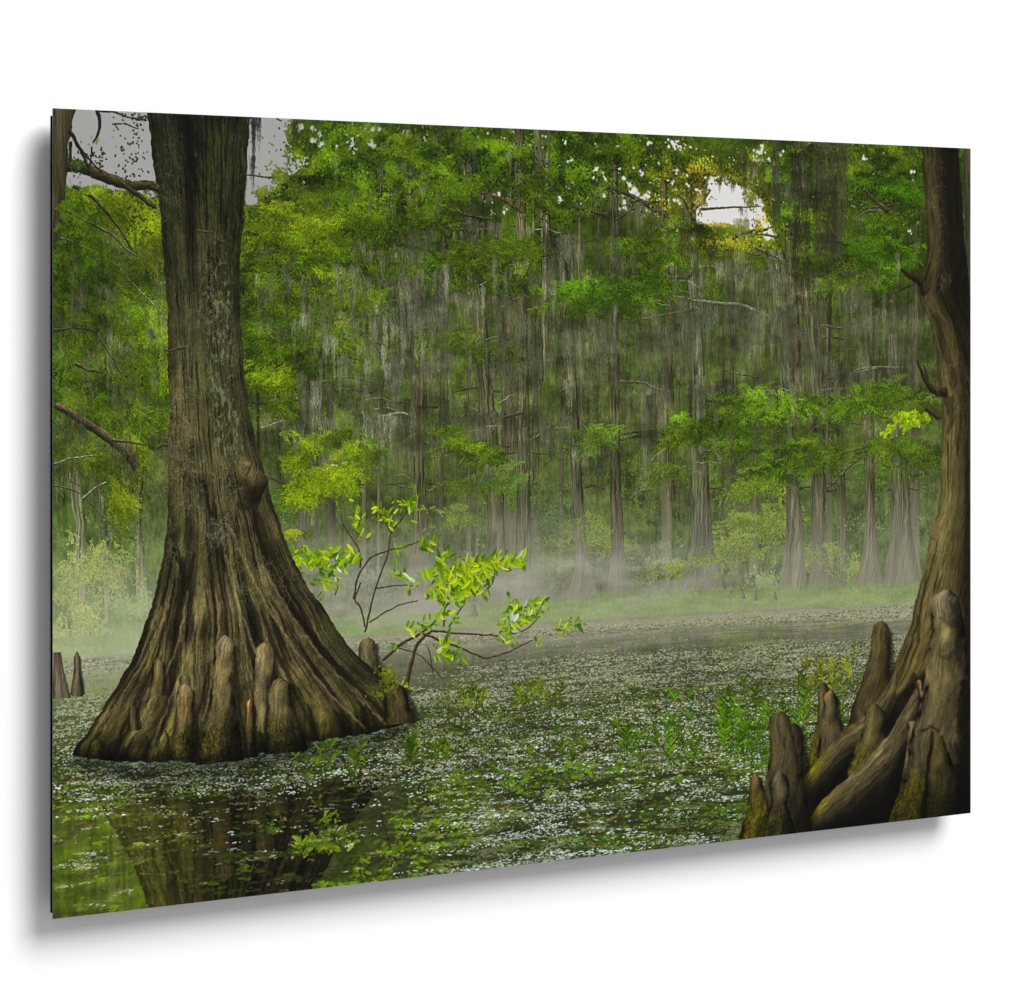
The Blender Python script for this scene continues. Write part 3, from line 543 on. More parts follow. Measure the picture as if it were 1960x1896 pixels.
# mirror of the far side
dy = YY - XB
rip = (fbm(XX / 70., YY / 5., 2) - .5) * (2 + dy * .022)
src = clamp(XB - 26 - dy * 1.12 + rip * .5, 0, H - 1).astype(np.int32)
sxx = clamp(XX + rip * .8, 0, W - 1).astype(np.int32)
RB = blur(FAR, 1, 3)
R = RB[src, sxx]
dark = lerp(.9, .62, sstep(30, 200, dy))[..., None]
wat = R * dark * lerp(rgb(255, 255, 255), rgb(240, 250, 200), sstep(20, 220, dy)[..., None])
wat = lerp(wat, rgb(54, 58, 22), (.35 * sstep(60, 300, dy) * sstep(300, 900, XX))[..., None])
water = sstep(26, 34, dy + (fbm(XX / 50., YY / 4., 3) - .5) * 10)
C[:] = lerp(C, wat, water[..., None])

# ------------------------------------------------------------------ the sapling in the water
SAP = Sheet()
sap_leaf = []
def twig(pts, w0, w1, c=(74, 62, 42)): limb(pts, w0, w1, rgb(*c), .6, S=SAP, wob=1.2)
for pts, w0, w1 in [([(776, 1316), (790, 1260), (800, 1230), (826, 1208)], 9, 4), ([(732, 1264), (768, 1232), (805, 1214), (835, 1188), (862, 1150), (876, 1120)], 5, 2.5),
                    ([(806, 1212), (870, 1236), (930, 1262), (980, 1246), (1020, 1226)], 3.4, 1.2), ([(826, 1208), (900, 1214), (960, 1218), (1010, 1206), (1034, 1180)], 3, 1),
                    ([(699, 1211), (710, 1160), (718, 1128), (742, 1063), (748, 1017), (770, 995), (790, 960)], 3.2, 1.4), ([(677, 1147), (684, 1104), (707, 1068), (740, 1055), (784, 1044), (806, 1034)], 3, 1.2),
                    ([(690, 1088), (688, 1050), (658, 1008), (650, 970), (646, 955)], 2.4, 1), ([(699, 1200), (690, 1160), (678, 1148), (690, 1116)], 2.6, 2.4), ([(748, 1020), (724, 980), (704, 966)], 1.4, .8),
                    ([(708, 1192), (740, 1170), (770, 1156), (800, 1150)], 1.8, 1), ([(850, 1200), (849, 1145), (860, 1100), (880, 1080), (930, 1078)], 2.6, 1.2), ([(860, 1200), (887, 1158), (900, 1120), (930, 1090)], 2, 1),
                    ([(820, 1240), (826, 1270), (832, 1300)], 1.6, 1), ([(642, 1140), (650, 1108), (600, 1080)], 1.6, 1), ([(718, 1128), (760, 1120), (800, 1122)], 1.6, 1), ([(756, 1240), (800, 1250), (850, 1300)], 1.4, .8)]:
    twig(pts, w0, w1)
def cluster(pts, n, spread=6, L=11, up=-.15, hue=0.):
    """leaf sprays along a twig (measured px)"""
    X, Y, t = path(pts); i = np.linspace(0, len(X) - 1, n).astype(int)
    dx = np.gradient(X)[i]; dyy = np.gradient(Y)[i]; a = np.arctan2(dyy, dx)
    sc = SC(pts[0][0])
    for k in range(n):
        for sgn in (-1, 1, rng.choice([-1, 1])):
            if rng.random() < .12: continue
            an = a[k] + sgn * rng.uniform(.35, 1.25); l = L * rng.choice([.45, .7, .85, 1.]) * rng.uniform(.8, 1.1) * sc[1]
            fl = rng.uniform(.16, .46)
            cx = X[i[k]] + rng.normal(0, spread) + np.cos(an) * l; cyy = Y[i[k]] + rng.normal(0, spread) + np.sin(an) * l * .8 + up * l * .2
            q = rng.random()
            c = rgb(184, 204, 30) if q < .18 else rgb(142, 178, 16) if q < .46 else rgb(106, 146, 10) if q < .72 else rgb(76, 116, 12)
            if q > .985: c = rgb(206, 220, 196)
            sap_leaf.append((cx, cyy, l, l * fl, an, c * rng.uniform(.8, 1.05)))
for pts, n, L in [([(646, 1060), (610, 1066), (576, 1056)], 9, 11), ([(690, 1072), (650, 1076), (600, 1076), (566, 1062)], 13, 11), ([(660, 1098), (630, 1080), (590, 1090)], 7, 10), ([(640, 1130), (636, 1110), (612, 1118)], 6, 9), ([(620, 1124), (612, 1150)], 2, 8),
                  ([(688, 1030), (682, 990), (676, 955)], 11, 9), ([(690, 1018), (686, 1000)], 4, 8), ([(748, 1010), (744, 990), (735, 985)], 5, 8), ([(740, 1000), (728, 976), (716, 968)], 5, 7), ([(782, 985), (792, 960), (804, 940)], 8, 10), ([(790, 970), (770, 962), (756, 966)], 5, 8), ([(790, 986), (800, 975)], 2, 8),
                  ([(806, 1046), (820, 1038), (834, 1036)], 5, 11), ([(752, 1060), (760, 1045)], 3, 8), ([(776, 1108), (768, 1096), (762, 1088)], 4, 10), ([(848, 1090), (846, 1070), (858, 1054)], 5, 13), ([(810, 1090), (840, 1096), (880, 1090), (910, 1082)], 10, 13),
                  ([(880, 1110), (900, 1092), (930, 1076), (970, 1072), (996, 1072)], 17, 14), ([(840, 1124), (870, 1110), (900, 1108), (930, 1100)], 12, 13), ([(820, 1120), (850, 1138), (890, 1130)], 9, 12), ([(870, 1150), (900, 1130), (930, 1132)], 9, 11), ([(812, 1140), (850, 1148), (880, 1150)], 7, 10),
                  ([(800, 1108), (786, 1110), (776, 1118)], 4, 10), ([(950, 1200), (970, 1178), (990, 1168), (1020, 1150), (1040, 1158)], 14, 10), ([(960, 1210), (985, 1196), (1010, 1188)], 10, 10), ([(984, 1170), (984, 1146)], 4, 9), ([(1000, 1180), (1030, 1172), (1044, 1164)], 6, 10), ([(950, 1220), (970, 1214), (980, 1212)], 5, 9),
                  ([(1066, 1206), (1086, 1196), (1112, 1190)], 9, 11), ([(780, 1206), (810, 1200), (834, 1184), (850, 1176)], 11, 9), ([(860, 1180), (876, 1190)], 4, 9), ([(838, 1250), (848, 1236), (856, 1228)], 6, 11), ([(836, 1256), (860, 1258), (880, 1252)], 6, 10), ([(884, 1252), (880, 1266)], 2, 8), ([(758, 1250), (754, 1240)], 2, 7), ([(772, 1306), (776, 1312)], 3, 8), ([(1024, 1232), (1032, 1234)], 2, 7), ([(966, 1226), (984, 1232)], 3, 7)]:
    cluster(pts, n, L=L)
for pts, n, L in [([(826, 1100), (856, 1104), (890, 1100), (920, 1094)], 12, 12), ([(850, 1116), (880, 1122), (912, 1116), (936, 1112)], 12, 12), ([(840, 1140), (868, 1132), (900, 1122)], 9, 11), ([(880, 1092), (914, 1080), (950, 1080)], 9, 13), ([(930, 1088), (960, 1080), (990, 1074)], 8, 13),
                  ([(590, 1084), (624, 1090), (660, 1086)], 9, 11), ([(600, 1070), (640, 1066), (676, 1062)], 8, 11), ([(970, 1190), (1000, 1176), (1030, 1166)], 8, 10)]:
    cluster(pts, n, L=L, spread=9)
sl = sorted(sap_leaf, key=lambda q: q[5].sum() + rng.uniform(-.5, .5))
for q in sl:
    leaves(np.array([q[0]]), np.array([q[1]]), q[2], q[3], np.array([q[4]]), np.array([q[5]], F), None, SAP, rib=.13, fat=.75)

# ------------------------------------------------------------------ the big cypress on the left
TR = Sheet()
TL = [(281, 205), (285, 250), (292, 300), (302, 370), (307, 414), (315, 523), (321, 605), (321, 713), (325, 777), (321, 858), (321, 968), (314, 1049), (299, 1131), (291, 1160), (264, 1237), (236, 1292), (198, 1354), (168, 1401), (134, 1442)]
TRr = [(480, 205), (476, 260), (471, 332), (467, 400), (461, 469), (459, 550), (461, 632), (468, 711), (479, 798), (495, 864), (509, 913), (528, 984), (553, 1052), (594, 1131), (624, 1169), (647, 1210), (680, 1253), (718, 1286), (748, 1311), (773, 1333), (795, 1378)]
BOTX = np.array([134, 160, 183, 215, 252, 300, 335, 373, 400, 430, 465, 490, 515, 536, 560, 588, 620, 661, 690, 721, 754, 795])
BOTY = np.array([1444, 1450, 1452, 1456, 1458, 1459, 1456, 1460, 1456, 1452, 1450, 1442, 1440, 1431, 1430, 1420, 1418, 1409, 1408, 1401, 1390, 1379])
# buttress folds: position across the trunk (0 left .. 1 right), width, height
FOLD = [(.035, .028, .8, 2), (.09, .03, .9, 2), (.155, .036, 1., 1), (.23, .034, .9, 2), (.305, .042, 1., 1), (.385, .040, .9, 1), (.455, .030, .8, 2), (.53, .044, 1., 1), (.60, .026, .7, 3), (.66, .050, 1., 1), (.745, .046, 1., 1), (.825, .036, .9, 2), (.885, .030, .8, 2), (.95, .042, 1., 0)]
def big(s, u, y):
    yl = [P(q[0], q[1])[1] for q in ((300, 900), (300, 1200), (300, 1440))]
    grow = sstep(yl[0], yl[1], y); low = sstep(yl[1], yl[2], y)
    ws = s + (vn(s * 5 + 3, y / 200.) - .5) * .05 * grow + (vn(s * 13, y / 110.) - .5) * .018 * (.25 + grow) + (vn(s * 30, y / 60.) - .5) * .003
    h = np.zeros_like(s)
    for q, (c, w, a, lv) in enumerate(FOLD):
        top = yl[0] + (-60, 30, 190, 300)[lv] + (vn(q * 1.7, .3) - .5) * 90          # each fold starts at its own height
        d = (ws - c - .012 * np.sin(y / 150. + q * 2.1)) / (w * 1.12)
        e = a * (1 - np.abs(d) ** 1.7) * (.6 + .5 * vn(y / 150. + 3 * q, q * 1.)) * sstep(top - 60, top + 190, y)
        h = np.maximum(h, e)
    h = np.maximum(h, 0)
    n = 2 * s - 1
    g = np.gradient(blur(h, 9, 10), axis=1) * 15
    valley = lerp(1., .36, sstep(.45, .0, h) * grow)
    crest = 1 + .05 * sstep(.5, .95, h) * grow
    cyl = lerp(.5, .96, np.sqrt(clamp(1 - n * n * .95))) * (1 - .10 * n)
    us = (ws + (vn(y / 45., s * 9) - .5) * .012) * lerp(210., 520., grow) ; us = ws * 300. + (vn(s * 30, y / 40.) - .5) * 1.2
    b1 = vn(us / 3.6, y / 75.); b2 = vn(us / 1.7 + 9, y / 34.); b3 = fbm(us / 24., y / 130., 4); b4 = vn(us / 7. + 30, y / 200.)
    crack = sstep(.36, .12, b1 + .35 * (b4 - .5)) * .55 + sstep(.3, .1, b2) * .3
    crack = crack * (1 - .5 * low); tex = (1 - crack) * (1 + .5 * (b2 - .5) + .45 * (b3 - .5) + .25 * (vn(u / 1.5, y / 6.) - .5))
    shade = clamp(1 + g * .8, .55, 1.28) * valley * crest * cyl * tex
    tone = lerp(rgb(54, 53, 33), rgb(88, 82, 54), sstep(cy(330, 380), cy(760, 380), y)[..., None])
    tone = lerp(tone, rgb(101, 89, 60), sstep(cy(760, 400), cy(1250, 400), y)[..., None])
    tone = tone * lerp(np.ones(3, F), rgb(280, 250, 225), ((b3 - .45) * 1.0)[..., None])
    # the dark weathered streak near the top
    dk = np.exp(-((s - .36 - .05 * (b3 - .5)) / .08) ** 2) * sstep(cy(560, 380), cy(440, 380), y) + .8 * np.exp(-((s - .48) / .10) ** 2) * sstep(cy(430, 380), cy(330, 380), y) * (b3 + .3)
    dk = dk + .55 * np.exp(-((s - .55) / .2) ** 2) * sstep(cy(700, 380), cy(600, 380), y) * sstep(cy(420, 380), cy(560, 380), y) * b3 * 1.4
    shade = shade * (1 - clamp(dk * .62, 0, .8))
    shade = shade * .82 + .12
    col = tone * np.array([.95, .99, .90], F) * .97 * (shade * (1 + .9 * (fbm(u / 50., y / 50., 4) - .5) + .3 * (vn(u / 2.2, y / 2.6) - .5) + .42 * (vn(us / .7, y / 10.) - .5) * (.5 + .8 * b4)))[..., None]
    mg = sstep(.5, .72, fbm(u / 34. + 21, y / 46., 4)) * .38; col = lerp(col, col.mean(-1, keepdims=True) * rgb(262, 280, 110), mg[..., None])
    # pale lichen
    lm = sstep(.54, .66, fbm(u / 5., y / 10., 3)) * sstep(.42, .6, s) * sstep(.97, .8, s) * sstep(cy(420, 400), cy(560, 400), y) * sstep(cy(960, 400), cy(820, 400), y)
    col = lerp(col, rgb(122, 134, 92) * (.55 + .6 * b2)[..., None], (lm * .75)[..., None])
    gm = sstep(.5, .7, fbm(u / 9. + 50, y / 24., 3)) * sstep(.3, .5, s) * sstep(cy(640, 400), cy(500, 400), y)
    col = lerp(col, rgb(62, 74, 22) * (.4 + .9 * b1)[..., None], (gm * .55)[..., None])
    # moss and wet foot at the waterline
    return col, np.ones_like(s)
fill_rows(TL + [(134, 1470)], TRr + [(796, 1470)], big, TR)
bxx, byy = P(BOTX, BOTY); BY = np.interp(np.arange(W), bxx, byy)[None].astype(F)
BY = BY + (vn(np.arange(W) / 16., 2.) - .5)[None] * 5
TR.a *= (YY <= BY)
foot = sstep(-130, -10, YY - BY) ** 1.3 * (.35 + 1.1 * fbm(XX / 40., YY / 60., 3)); foot = clamp(foot)
wet = sstep(-70, 0, YY - BY) * (.3 + .7 * sstep(.4, .6, fbm(XX / 50. + 4, YY / 90., 3)))
lum = TR.c.mean(-1, keepdims=True)
TR.c[:] = lerp(TR.c, lum * rgb(300, 290, 90) * .85, (foot * .75)[..., None])
TR.c[:] *= (1 - .78 * clamp(wet))[..., None]

def stroke(pts, w0, w1, col, al, S=TR): limb(pts, w0, w1, rgb(*col), 1., S=S, al=al, rough=.5, wob=3, )
# deep clefts
for pts, w0, w1, al in [([(486, 975), (494, 1030), (514, 1082), (539, 1131), (569, 1183)], 7, 17, .5), ([(569, 1183), (605, 1230), (642, 1273), (690, 1318), (735, 1370)], 17, 9, .5), ([(540, 1135), (575, 1188), (620, 1246)], 8, 4, .6), ([(333, 1042), (344, 1075), (352, 1110), (350, 1140)], 16, 6, .55),
                        ([(352, 1110), (346, 1180), (330, 1250)], 5, 3, .4), ([(396, 1030), (404, 1090), (412, 1180), (414, 1260)], 8, 5, .5), ([(372, 1060), (362, 1100), (354, 1160)], 6, 4, .4), ([(455, 1130), (470, 1200), (486, 1280)], 5, 8, .35), ([(500, 1170), (530, 1250), (570, 1330), (600, 1400)], 6, 14, .4),
                        ([(520, 1150), (580, 1250), (640, 1330), (672, 1390)], 5, 10, .35), ([(388, 918), (398, 960), (404, 1000)], 8, 4, .6), ([(336, 765), (338, 800), (336, 850)], 5, 3, .4), ([(300, 1190), (270, 1270), (225, 1340), (180, 1420)], 5, 9, .4), ([(322, 1170), (300, 1260), (262, 1340), (215, 1440)], 5, 8, .4), ([(346, 1230), (330, 1320), (300, 1430)], 5, 8, .4), ([(400, 1270), (385, 1350), (340, 1440)], 5, 10, .4)]:
    for k in (1., .6): stroke(pts, w0 * k, w1 * k, (22, 18, 10), al)
# lit edges of the folds
for pts, w0, w1 in [([(440, 1010), (470, 1080), (510, 1160), (575, 1260), (640, 1340), (700, 1395)], 5, 5), ([(430, 1060), (450, 1140), (490, 1250), (540, 1370)], 5, 4), ([(380, 1120), (372, 1220), (330, 1330), (290, 1430)], 5, 4), ([(310, 1160), (285, 1250), (240, 1320), (190, 1400)], 4, 4), ([(360, 1130), (340, 1240), (296, 1330), (240, 1430)], 4, 4), ([(500, 1080), (540, 1150), (600, 1240), (680, 1330), (740, 1388)], 4, 4), ([(420, 1150), (414, 1260), (390, 1380)], 4, 3)]:
    stroke(pts, w0, w1, (148, 132, 94), .22); stroke(pts, w0 * .5, w1 * .5, (160, 142, 104), .2)

def knee(left, right, base=(112, 98, 68), S=None, moss_y=None, tip=None, seed=0., shade=1., mosscol=(74, 72, 20), light=-.3, dk=.2, k_=5):
    b = rgb(*base) * np.array([.92, .94, .84], F)
    ly = [p[1] for p in left]; y0, y1 = cy(min(ly), left[0][0]), cy(max(ly), left[0][0])
    def sh(s, u, y):
        n = 2 * s - 1; f = (y - y0) / (y1 - y0)
        nn = n + (fbm(u / 18. + seed, y / 30., 3) - .5) * .8
        k = lerp(dk, 1., np.sqrt(clamp(1 - nn * nn * .97))) * (1 + light * nn * 1.1)
        ls = max(15., float(np.median(u.max(1))) * .16); lump = fbm(u / ls + seed, y / (ls * 2.2) + seed, 4); st_ = vn(u / 3. + seed, y / 34.); sp = vn(u / 1.6, y / 3.5)
        k = k * (1 + .75 * (lump - .5) + .36 * (st_ - .5) + .3 * (sp - .5)) * (1 - .25 * sstep(.34, .1, vn(u / 2.4 + seed, y / 48.))) * (1.12 - .25 * f) * shade
        col = b * k[..., None] * (1 + .14 * (lump - .5)[..., None] * rgb(255, 60, -120))
        if tip is not None: col = lerp(col, rgb(*tip) * k[..., None] * 1.05, (sstep(.22, .02, f) * .8)[..., None])
        if moss_y is not None:
            mm = sstep(cy(moss_y[0], left[0][0]), cy(moss_y[1], left[0][0]), y) * (.3 + 1.2 * fbm(u / 12. + seed, y / 20., 3))
            mo_ = fbm(u / 5. + seed, y / 5., 2); col = lerp(col, rgb(*mosscol) * (clamp(k, .2) * (.35 + 1.2 * mo_ * sp + .3 * sp))[..., None], clamp(mm * .85)[..., None])
            col = col * (1 - .6 * sstep(.35, .9, s) * sstep(.4, .9, f))[..., None]
        return col
    fill_rows(left, right, sh, S, kk=k_)
def kn(tipx, tipy, w, basel, baser, by, S=None, rnd=.12, cast=True, ex=1.25, **k):
    """a knobbly cypress knee: rounded head, waist, flared foot"""
    h = by - tipy; bl = []; br = []
    if cast:       # the dark slot behind it
        for q in (1., .65, .35):
            limb([(tipx + w * .42, tipy + h * .1), (tipx + w * .5, tipy + h * .4), (baser, by - h * .02)], w * .5 * q + 3, w * .75 * q + 4, rgb(18, 15, 8), 1., S=S, al=.34, rough=.3)
            limb([(tipx - w * .45, tipy + h * .12), (tipx - w * .5, tipy + h * .45), (basel, by - h * .02)], w * .2 * q + 2, w * .3 * q + 2, rgb(18, 15, 8), 1., S=S, al=.26, rough=.3)
    for f in (0, .012, .03, .06, .1, .16, .24, .4, .6, .8, 1.):
        head = w / 2 * np.sqrt(clamp(1 - (1 - min(1, f / rnd)) ** 2)); wob = (vn(f * 5 + tipx, tipy) - .5) * w * .22
        g = sstep(.25, 1., f)
        q_ = np.clip(f / .3, 0, 1); wob *= q_
        bl.append((lerp(tipx - head, basel, g ** ex) + wob, tipy + f * h)); br.append((lerp(tipx + head, baser, g ** ex) + wob * .6, tipy + f * h))
    knee(bl, br, S=S, seed=tipx * .37, **k)
kn(302, 1260, 19, 288, 312, 1332, TR, base=(116, 102, 68)); kn(255, 1349, 13, 246, 266, 1398, TR, base=(96, 82, 52)); kn(183, 1415, 20, 168, 198, 1452, TR, base=(84, 78, 28), moss_y=(1400, 1430))
kn(505, 1229, 34, 486, 522, 1400, TR, moss_y=(1360, 1420), base=(132, 116, 84), rnd=.1)
kn(353.6, 1308, 30, 328, 374, 1452, TR, moss_y=(1370, 1425), base=(130, 108, 70), tip=(130, 108, 78))
kn(418, 1242, 16, 374, 412, 1462, TR, base=(112, 96, 66), moss_y=(1420, 1450))
kn(430, 1215, 36, 378, 466, 1456, TR, moss_y=(1340, 1430), tip=(132, 116, 88), base=(124, 108, 74), rnd=.09)
kn(478, 1338, 13, 464, 492, 1450, TR, tip=(176, 112, 68), base=(112, 92, 56), moss_y=(1370, 1420))
kn(536, 1297, 44, 508, 588, 1438, TR, moss_y=(1350, 1410), base=(118, 104, 72), rnd=.22)
TR.c[:] *= (1 - .5 * sstep(-26, 0, YY - BY))[..., None]
for x0, y0, x1, y1, w in [(318, 1400, 322, 1456, 12), (376, 1380, 374, 1455, 10), (466, 1390, 470, 1450, 12), (498, 1400, 500, 1440, 14), (590, 1350, 604, 1418, 16), (640, 1360, 664, 1408, 14), (700, 1350, 722, 1398, 14), (232, 1400, 222, 1454, 9), (282, 1410, 276, 1456, 9), (560, 1400, 566, 1428, 12)]:
    for q in (1, .6): stroke([(x0, y0), ((x0 + x1) / 2 + 2, (y0 + y1) / 2), (x1, y1)], 3 * q, w * q, (14, 12, 8), .38)
# the broken limb stub
def knob(s, u, y):
    f = (y - cy(868, 470)) / (cy(990, 470) - cy(868, 470)); n = 2 * s - 1
    k = lerp(1.0, .26, sstep(.22, .62, f - .12 * (1 - s))) * (1 + .7 * (fbm(u / 12., y / 8., 3) - .5)) * (1 + .4 * (vn((u + y * .6) / 2.6, y / 14.) - .5)) * lerp(1, .75, sstep(.8, 1, s))
    c = rgb(96, 82, 54) * (k * (1 - .4 * sstep(.36, .12, vn((u + y * .5) / 4., (y - u) / 40.))))[..., None] * 1.1
    return c, sstep(.02, .7, s) * sstep(1.0, .7, f) * sstep(0, .15, f)
fill_rows([(440, 862), (440, 900), (444, 940), (452, 990)], [(466, 862), (490, 893), (510, 912), (514, 922), (508, 934), (499, 952), (490, 990)], knob, TR, kk=4)
stroke([(500, 934), (510, 928)], 6, 5, (26, 20, 12), .7)
stroke([(452, 964), (474, 972), (490, 960)], 10, 8, (24, 20, 12), .4)

def fuzz(n, x0, x1, y0, y1, col, S, L=26, al=.4):
    """curly tufts of grey moss clinging to bark"""
    px, py = P(rng.uniform(x0, x1, n), rng.uniform(y0, y1, n)); m = L
    cl = vn(px / 34., py / 60.); kp = cl > .45; px, py = px[kp], py[kp]; n = len(px)
    a = rng.random(n) * 6.28; a = np.pi / 2 + rng.normal(0, 1., n); da = rng.normal(0, .06, n)
    X = [px]; Y = [py]
    for k in range(m): a = a + da + rng.normal(0, .3, n); X.append(X[-1] + np.cos(a) * .9); Y.append(Y[-1] + np.sin(a) * .9 + .35)
    X = np.array(X).T; Y = np.array(Y).T
    c = rgb(*col)[None] * (.6 + .75 * rng.random((n, 1))); cc = np.repeat(c[:, None], m + 1, 1)
    put(X, Y, cc, np.full(X.shape, al), S)
fuzz(420, 318, 362, 700, 1060, (142, 132, 88), TR); fuzz(260, 360, 460, 880, 1090, (150, 142, 104), TR); fuzz(160, 440, 560, 1060, 1150, (136, 126, 92), TR)
fuzz(260, 292, 350, 260, 700, (112, 106, 66), TR, 18); fuzz(150, 380, 420, 440, 640, (138, 130, 92), TR, 22); fuzz(200, 320, 370, 740, 900, (140, 128, 84), TR)
fuzz(160, 400, 440, 970, 1080, (160, 154, 124), TR)
for x0, y0, x1, y1, l, c in [(382, 446, 412, 446, 150, (118, 112, 76)), (345, 780, 400, 780, 60, (126, 116, 74)), (312, 690, 345, 680, 40, (116, 106, 66)), (322, 860, 350, 840, 80, (130, 120, 80)), (425, 940, 452, 950, 80, (140, 136, 104))]:
    moss(x0, y0, x1, y1, l, 1.6, c, .4, lock=8, S=TR)
for pts, w0, w1 in [([(300, 858), (312, 850), (322, 852)], 4, 6), ([(376, 442), (410, 446)], 3, 3), ([(314, 672), (332, 671), (356, 664)], 3, 5)]: limb(pts, w0, w1, rgb(84, 74, 48), .5, S=TR)
SAPY = cy(1335, 780)

# ------------------------------------------------------------------ mirror of the trunk and sapling, then duckweed
rx_ = clamp(XX + rip * .5, 0, W - 1).astype(np.int32)
def mirror(Sh, by, k, squeeze=1.0):
    sy = clamp(by - (YY - by) * squeeze + rip * .25, 0, H - 1).astype(np.int32)
    a = Sh.a[sy, rx_] * (YY > by) * k; c = Sh.c[sy, rx_]
    C[:] = lerp(C, c, a[..., None])
BYs = np.interp(np.arange(W), bxx, byy)[None].astype(F)
TRd = Sheet(TR.c * rgb(106, 100, 80)); TRd.a = TR.a
mirror(TRd, BYs, .96)
SAPd = Sheet(SAP.c * .78); SAPd.a = SAP.a
mirror(SAPd, np.full((1, W), SAPY, F), .9, 1.05)

near = clamp((YY - XB) / (H - 1060.))
def duck(n, y0, y1, col0, col1, L0, L1, w, al, patch, thr, soft=.12, ang=-.0):
    """floating leaves: flat flecks, larger towards the viewer, gathered in drifts"""
    v = rng.random(n) ** .8
    py = y0 + (y1 - y0) * v; px = rng.uniform(0, W, n)
    f = clamp((py - 1060.) / 540)
    q = fbm(px / patch[0] / (.35 + f) + 3, py / patch[1] / (.35 + f), 3)
    th = thr + .20 * sstep(1050, 600, px) * sstep(1340, 1410, py) + .05 * sstep(1380, 1560, py) + .25 * sstep(1150, 800, px) * sstep(560, 760, px) * sstep(1130, 1160, py) * sstep(1215, 1190, py)
    db = py - ybank(px); th = th + .3 * sstep(56, 72, db) * sstep(116, 92, db + 26 * (vn(px / 120., 4.) - .5))
    kp = rng.random(n) < sstep(th - soft, th + soft, q)
    px, py, f = px[kp], py[kp], f[kp]; n = len(px)
    k = rng.random((n, 1)).astype(F)
    L = lerp(L0, L1, f) * clamp(rng.lognormal(-.25, .5, n), .25, 2.4); o = np.argsort(py)
    leaves(px[o], py[o], L[o], lerp(.6, w, f[o]), ang + rng.normal(0, .12, n), lerp(rgb(*col0), rgb(*col1), k)[o], al)
# inshore film of duckweed
film = sstep(24, 40, dy) * sstep(78, 52, dy + (fbm(XX / 90., YY / 5., 3) - .5) * 46)
C[:] = lerp(C, lerp(rgb(132, 130, 98), rgb(166, 164, 130), fbm(XX / 24., YY / 2.2, 3)[..., None]), (film * .85)[..., None])
mat_ = sstep(105, 170, dy + (fbm(XX / 160., YY / 14., 3) - .5) * 90) * (.42 + .9 * (fbm(XX / 120. + 8, YY / 20., 3) - .22)) * lerp(1., .42, sstep(1250, 1480, YY)) * (1 - .75 * sstep(1100, 700, XX) * sstep(1330, 1390, YY))
C[:] = lerp(C, lerp(rgb(44, 50, 18), rgb(134, 138, 96), fbm(XX / 8., YY / 2.4, 4)[..., None]), clamp(mat_ * .85)[..., None])
y0, y1 = 1090, 1600
duck(50000, y0, y1, (40, 54, 12), (84, 100, 36), 2.5, 8, 2.2, .55, (70, 9), .45)
duck(26000, 1200, y1, (58, 92, 10), (104, 140, 24), 2, 8, 2.6, .7, (90, 20), .58, .1)
duck(60000, y0, y1, (22, 26, 10), (56, 60, 32), 2.5, 9, 1.8, .5, (60, 7), .5)
duck(90000, y0, y1, (96, 100, 62), (186, 190, 156), 1.4, 3.8, .7, .58, (60, 14), .52, .14)
duck(30000, y0, y1, (30, 36, 12), (66, 72, 34), 3, 9, 1.4, .6, (150, 14), .5, .05)
duck(30000, y0, 1400, (146, 154, 128), (224, 228, 208), 1.1, 2.8, .7, .7, (60, 13), .52, .14)
duck(32000, 1260, y1, (134, 152, 138), (236, 242, 234), .9, 2.8, .62, .78, (70, 14), .56, .12)
duck(9000, 1280, y1, (150, 186, 190), (232, 246, 246), 1.3, 3.8, .85, .85, (90, 9), .55, .06)
duck(15000, 1180, y1, (52, 86, 10), (98, 132, 26), 1.6, 5, 1.6, .6, (120, 26), .54, .1)
duck(1600, 1200, y1, (150, 120, 50), (180, 150, 80), 2, 4, 1.4, .6, (90, 20), .5)
duck(26000, 1080, 1240, (150, 154, 128), (206, 208, 184), 1.6, 4, 1., .6, (150, 12), .46)
n = 260; px = rng.uniform(700, 2300, n); py = 1106 + 52 * rng.random(n) ** 1.2 + ybank(px) - 1050
leaves(px, py, rng.uniform(14, 90, n), rng.uniform(.8, 2.2, n), rng.normal(0, .02, n), np.tile(rgb(84, 84, 66), (n, 1)) * rng.uniform(.7, 1.5, (n, 1)).astype(F), .34)
# open dark water at the foot of the trunk
op = sstep(46, 0, np.abs(YY - BYs - 14)) * sstep(float(bxx[0]) - 20, float(bxx[0]) + 60, XX) * sstep(float(bxx[-1]) + 20, float(bxx[-1]) - 60, XX) * (YY > BYs) * (.3 + .9 * fbm(XX / 30., YY / 6., 3))
C[:] = lerp(C, C * .28 + rgb(8, 9, 6), clamp(op * .9)[..., None])
lwt = sstep(420, 150, XX) * sstep(1330, 1430, YY)
st2 = fbm(XX / 7., YY / 70., 4); lum_ = C.mean(-1)
C[:] = lerp(C, C * 1.2 + rgb(62, 66, 20) * (.3 + 1.1 * st2)[..., None], (lwt * .62 * sstep(.6, .3, lum_))[..., None])
n = 420
px = rng.uniform(float(bxx[0]), float(bxx[-1]), n); py = np.interp(px, bxx, byy) + rng.exponential(5, n)
leaves(px, py, rng.uniform(2, 7, n), 1., rng.normal(0, .1, n), np.tile(rgb(128, 142, 142), (n, 1)) * rng.uniform(.4, 1.2, (n, 1)).astype(F), .4)
pt = fbm(XX / 110. + 3, YY / 16. + 5, 4); C[:] *= lerp(1., .74 + .52 * pt, sstep(80, 200, dy))[..., None]
# low mist over the far water
m2 = sstep(-60, 30, dy) * sstep(260, 20, dy) * (.35 + .6 * fbm(XX / 200., YY / 40., 3)) * .5
C[:] = lerp(C, lerp(rgb(162, 160, 140), rgb(176, 178, 158), sstep(500, 100, XX)[..., None]), clamp(m2)[..., None])

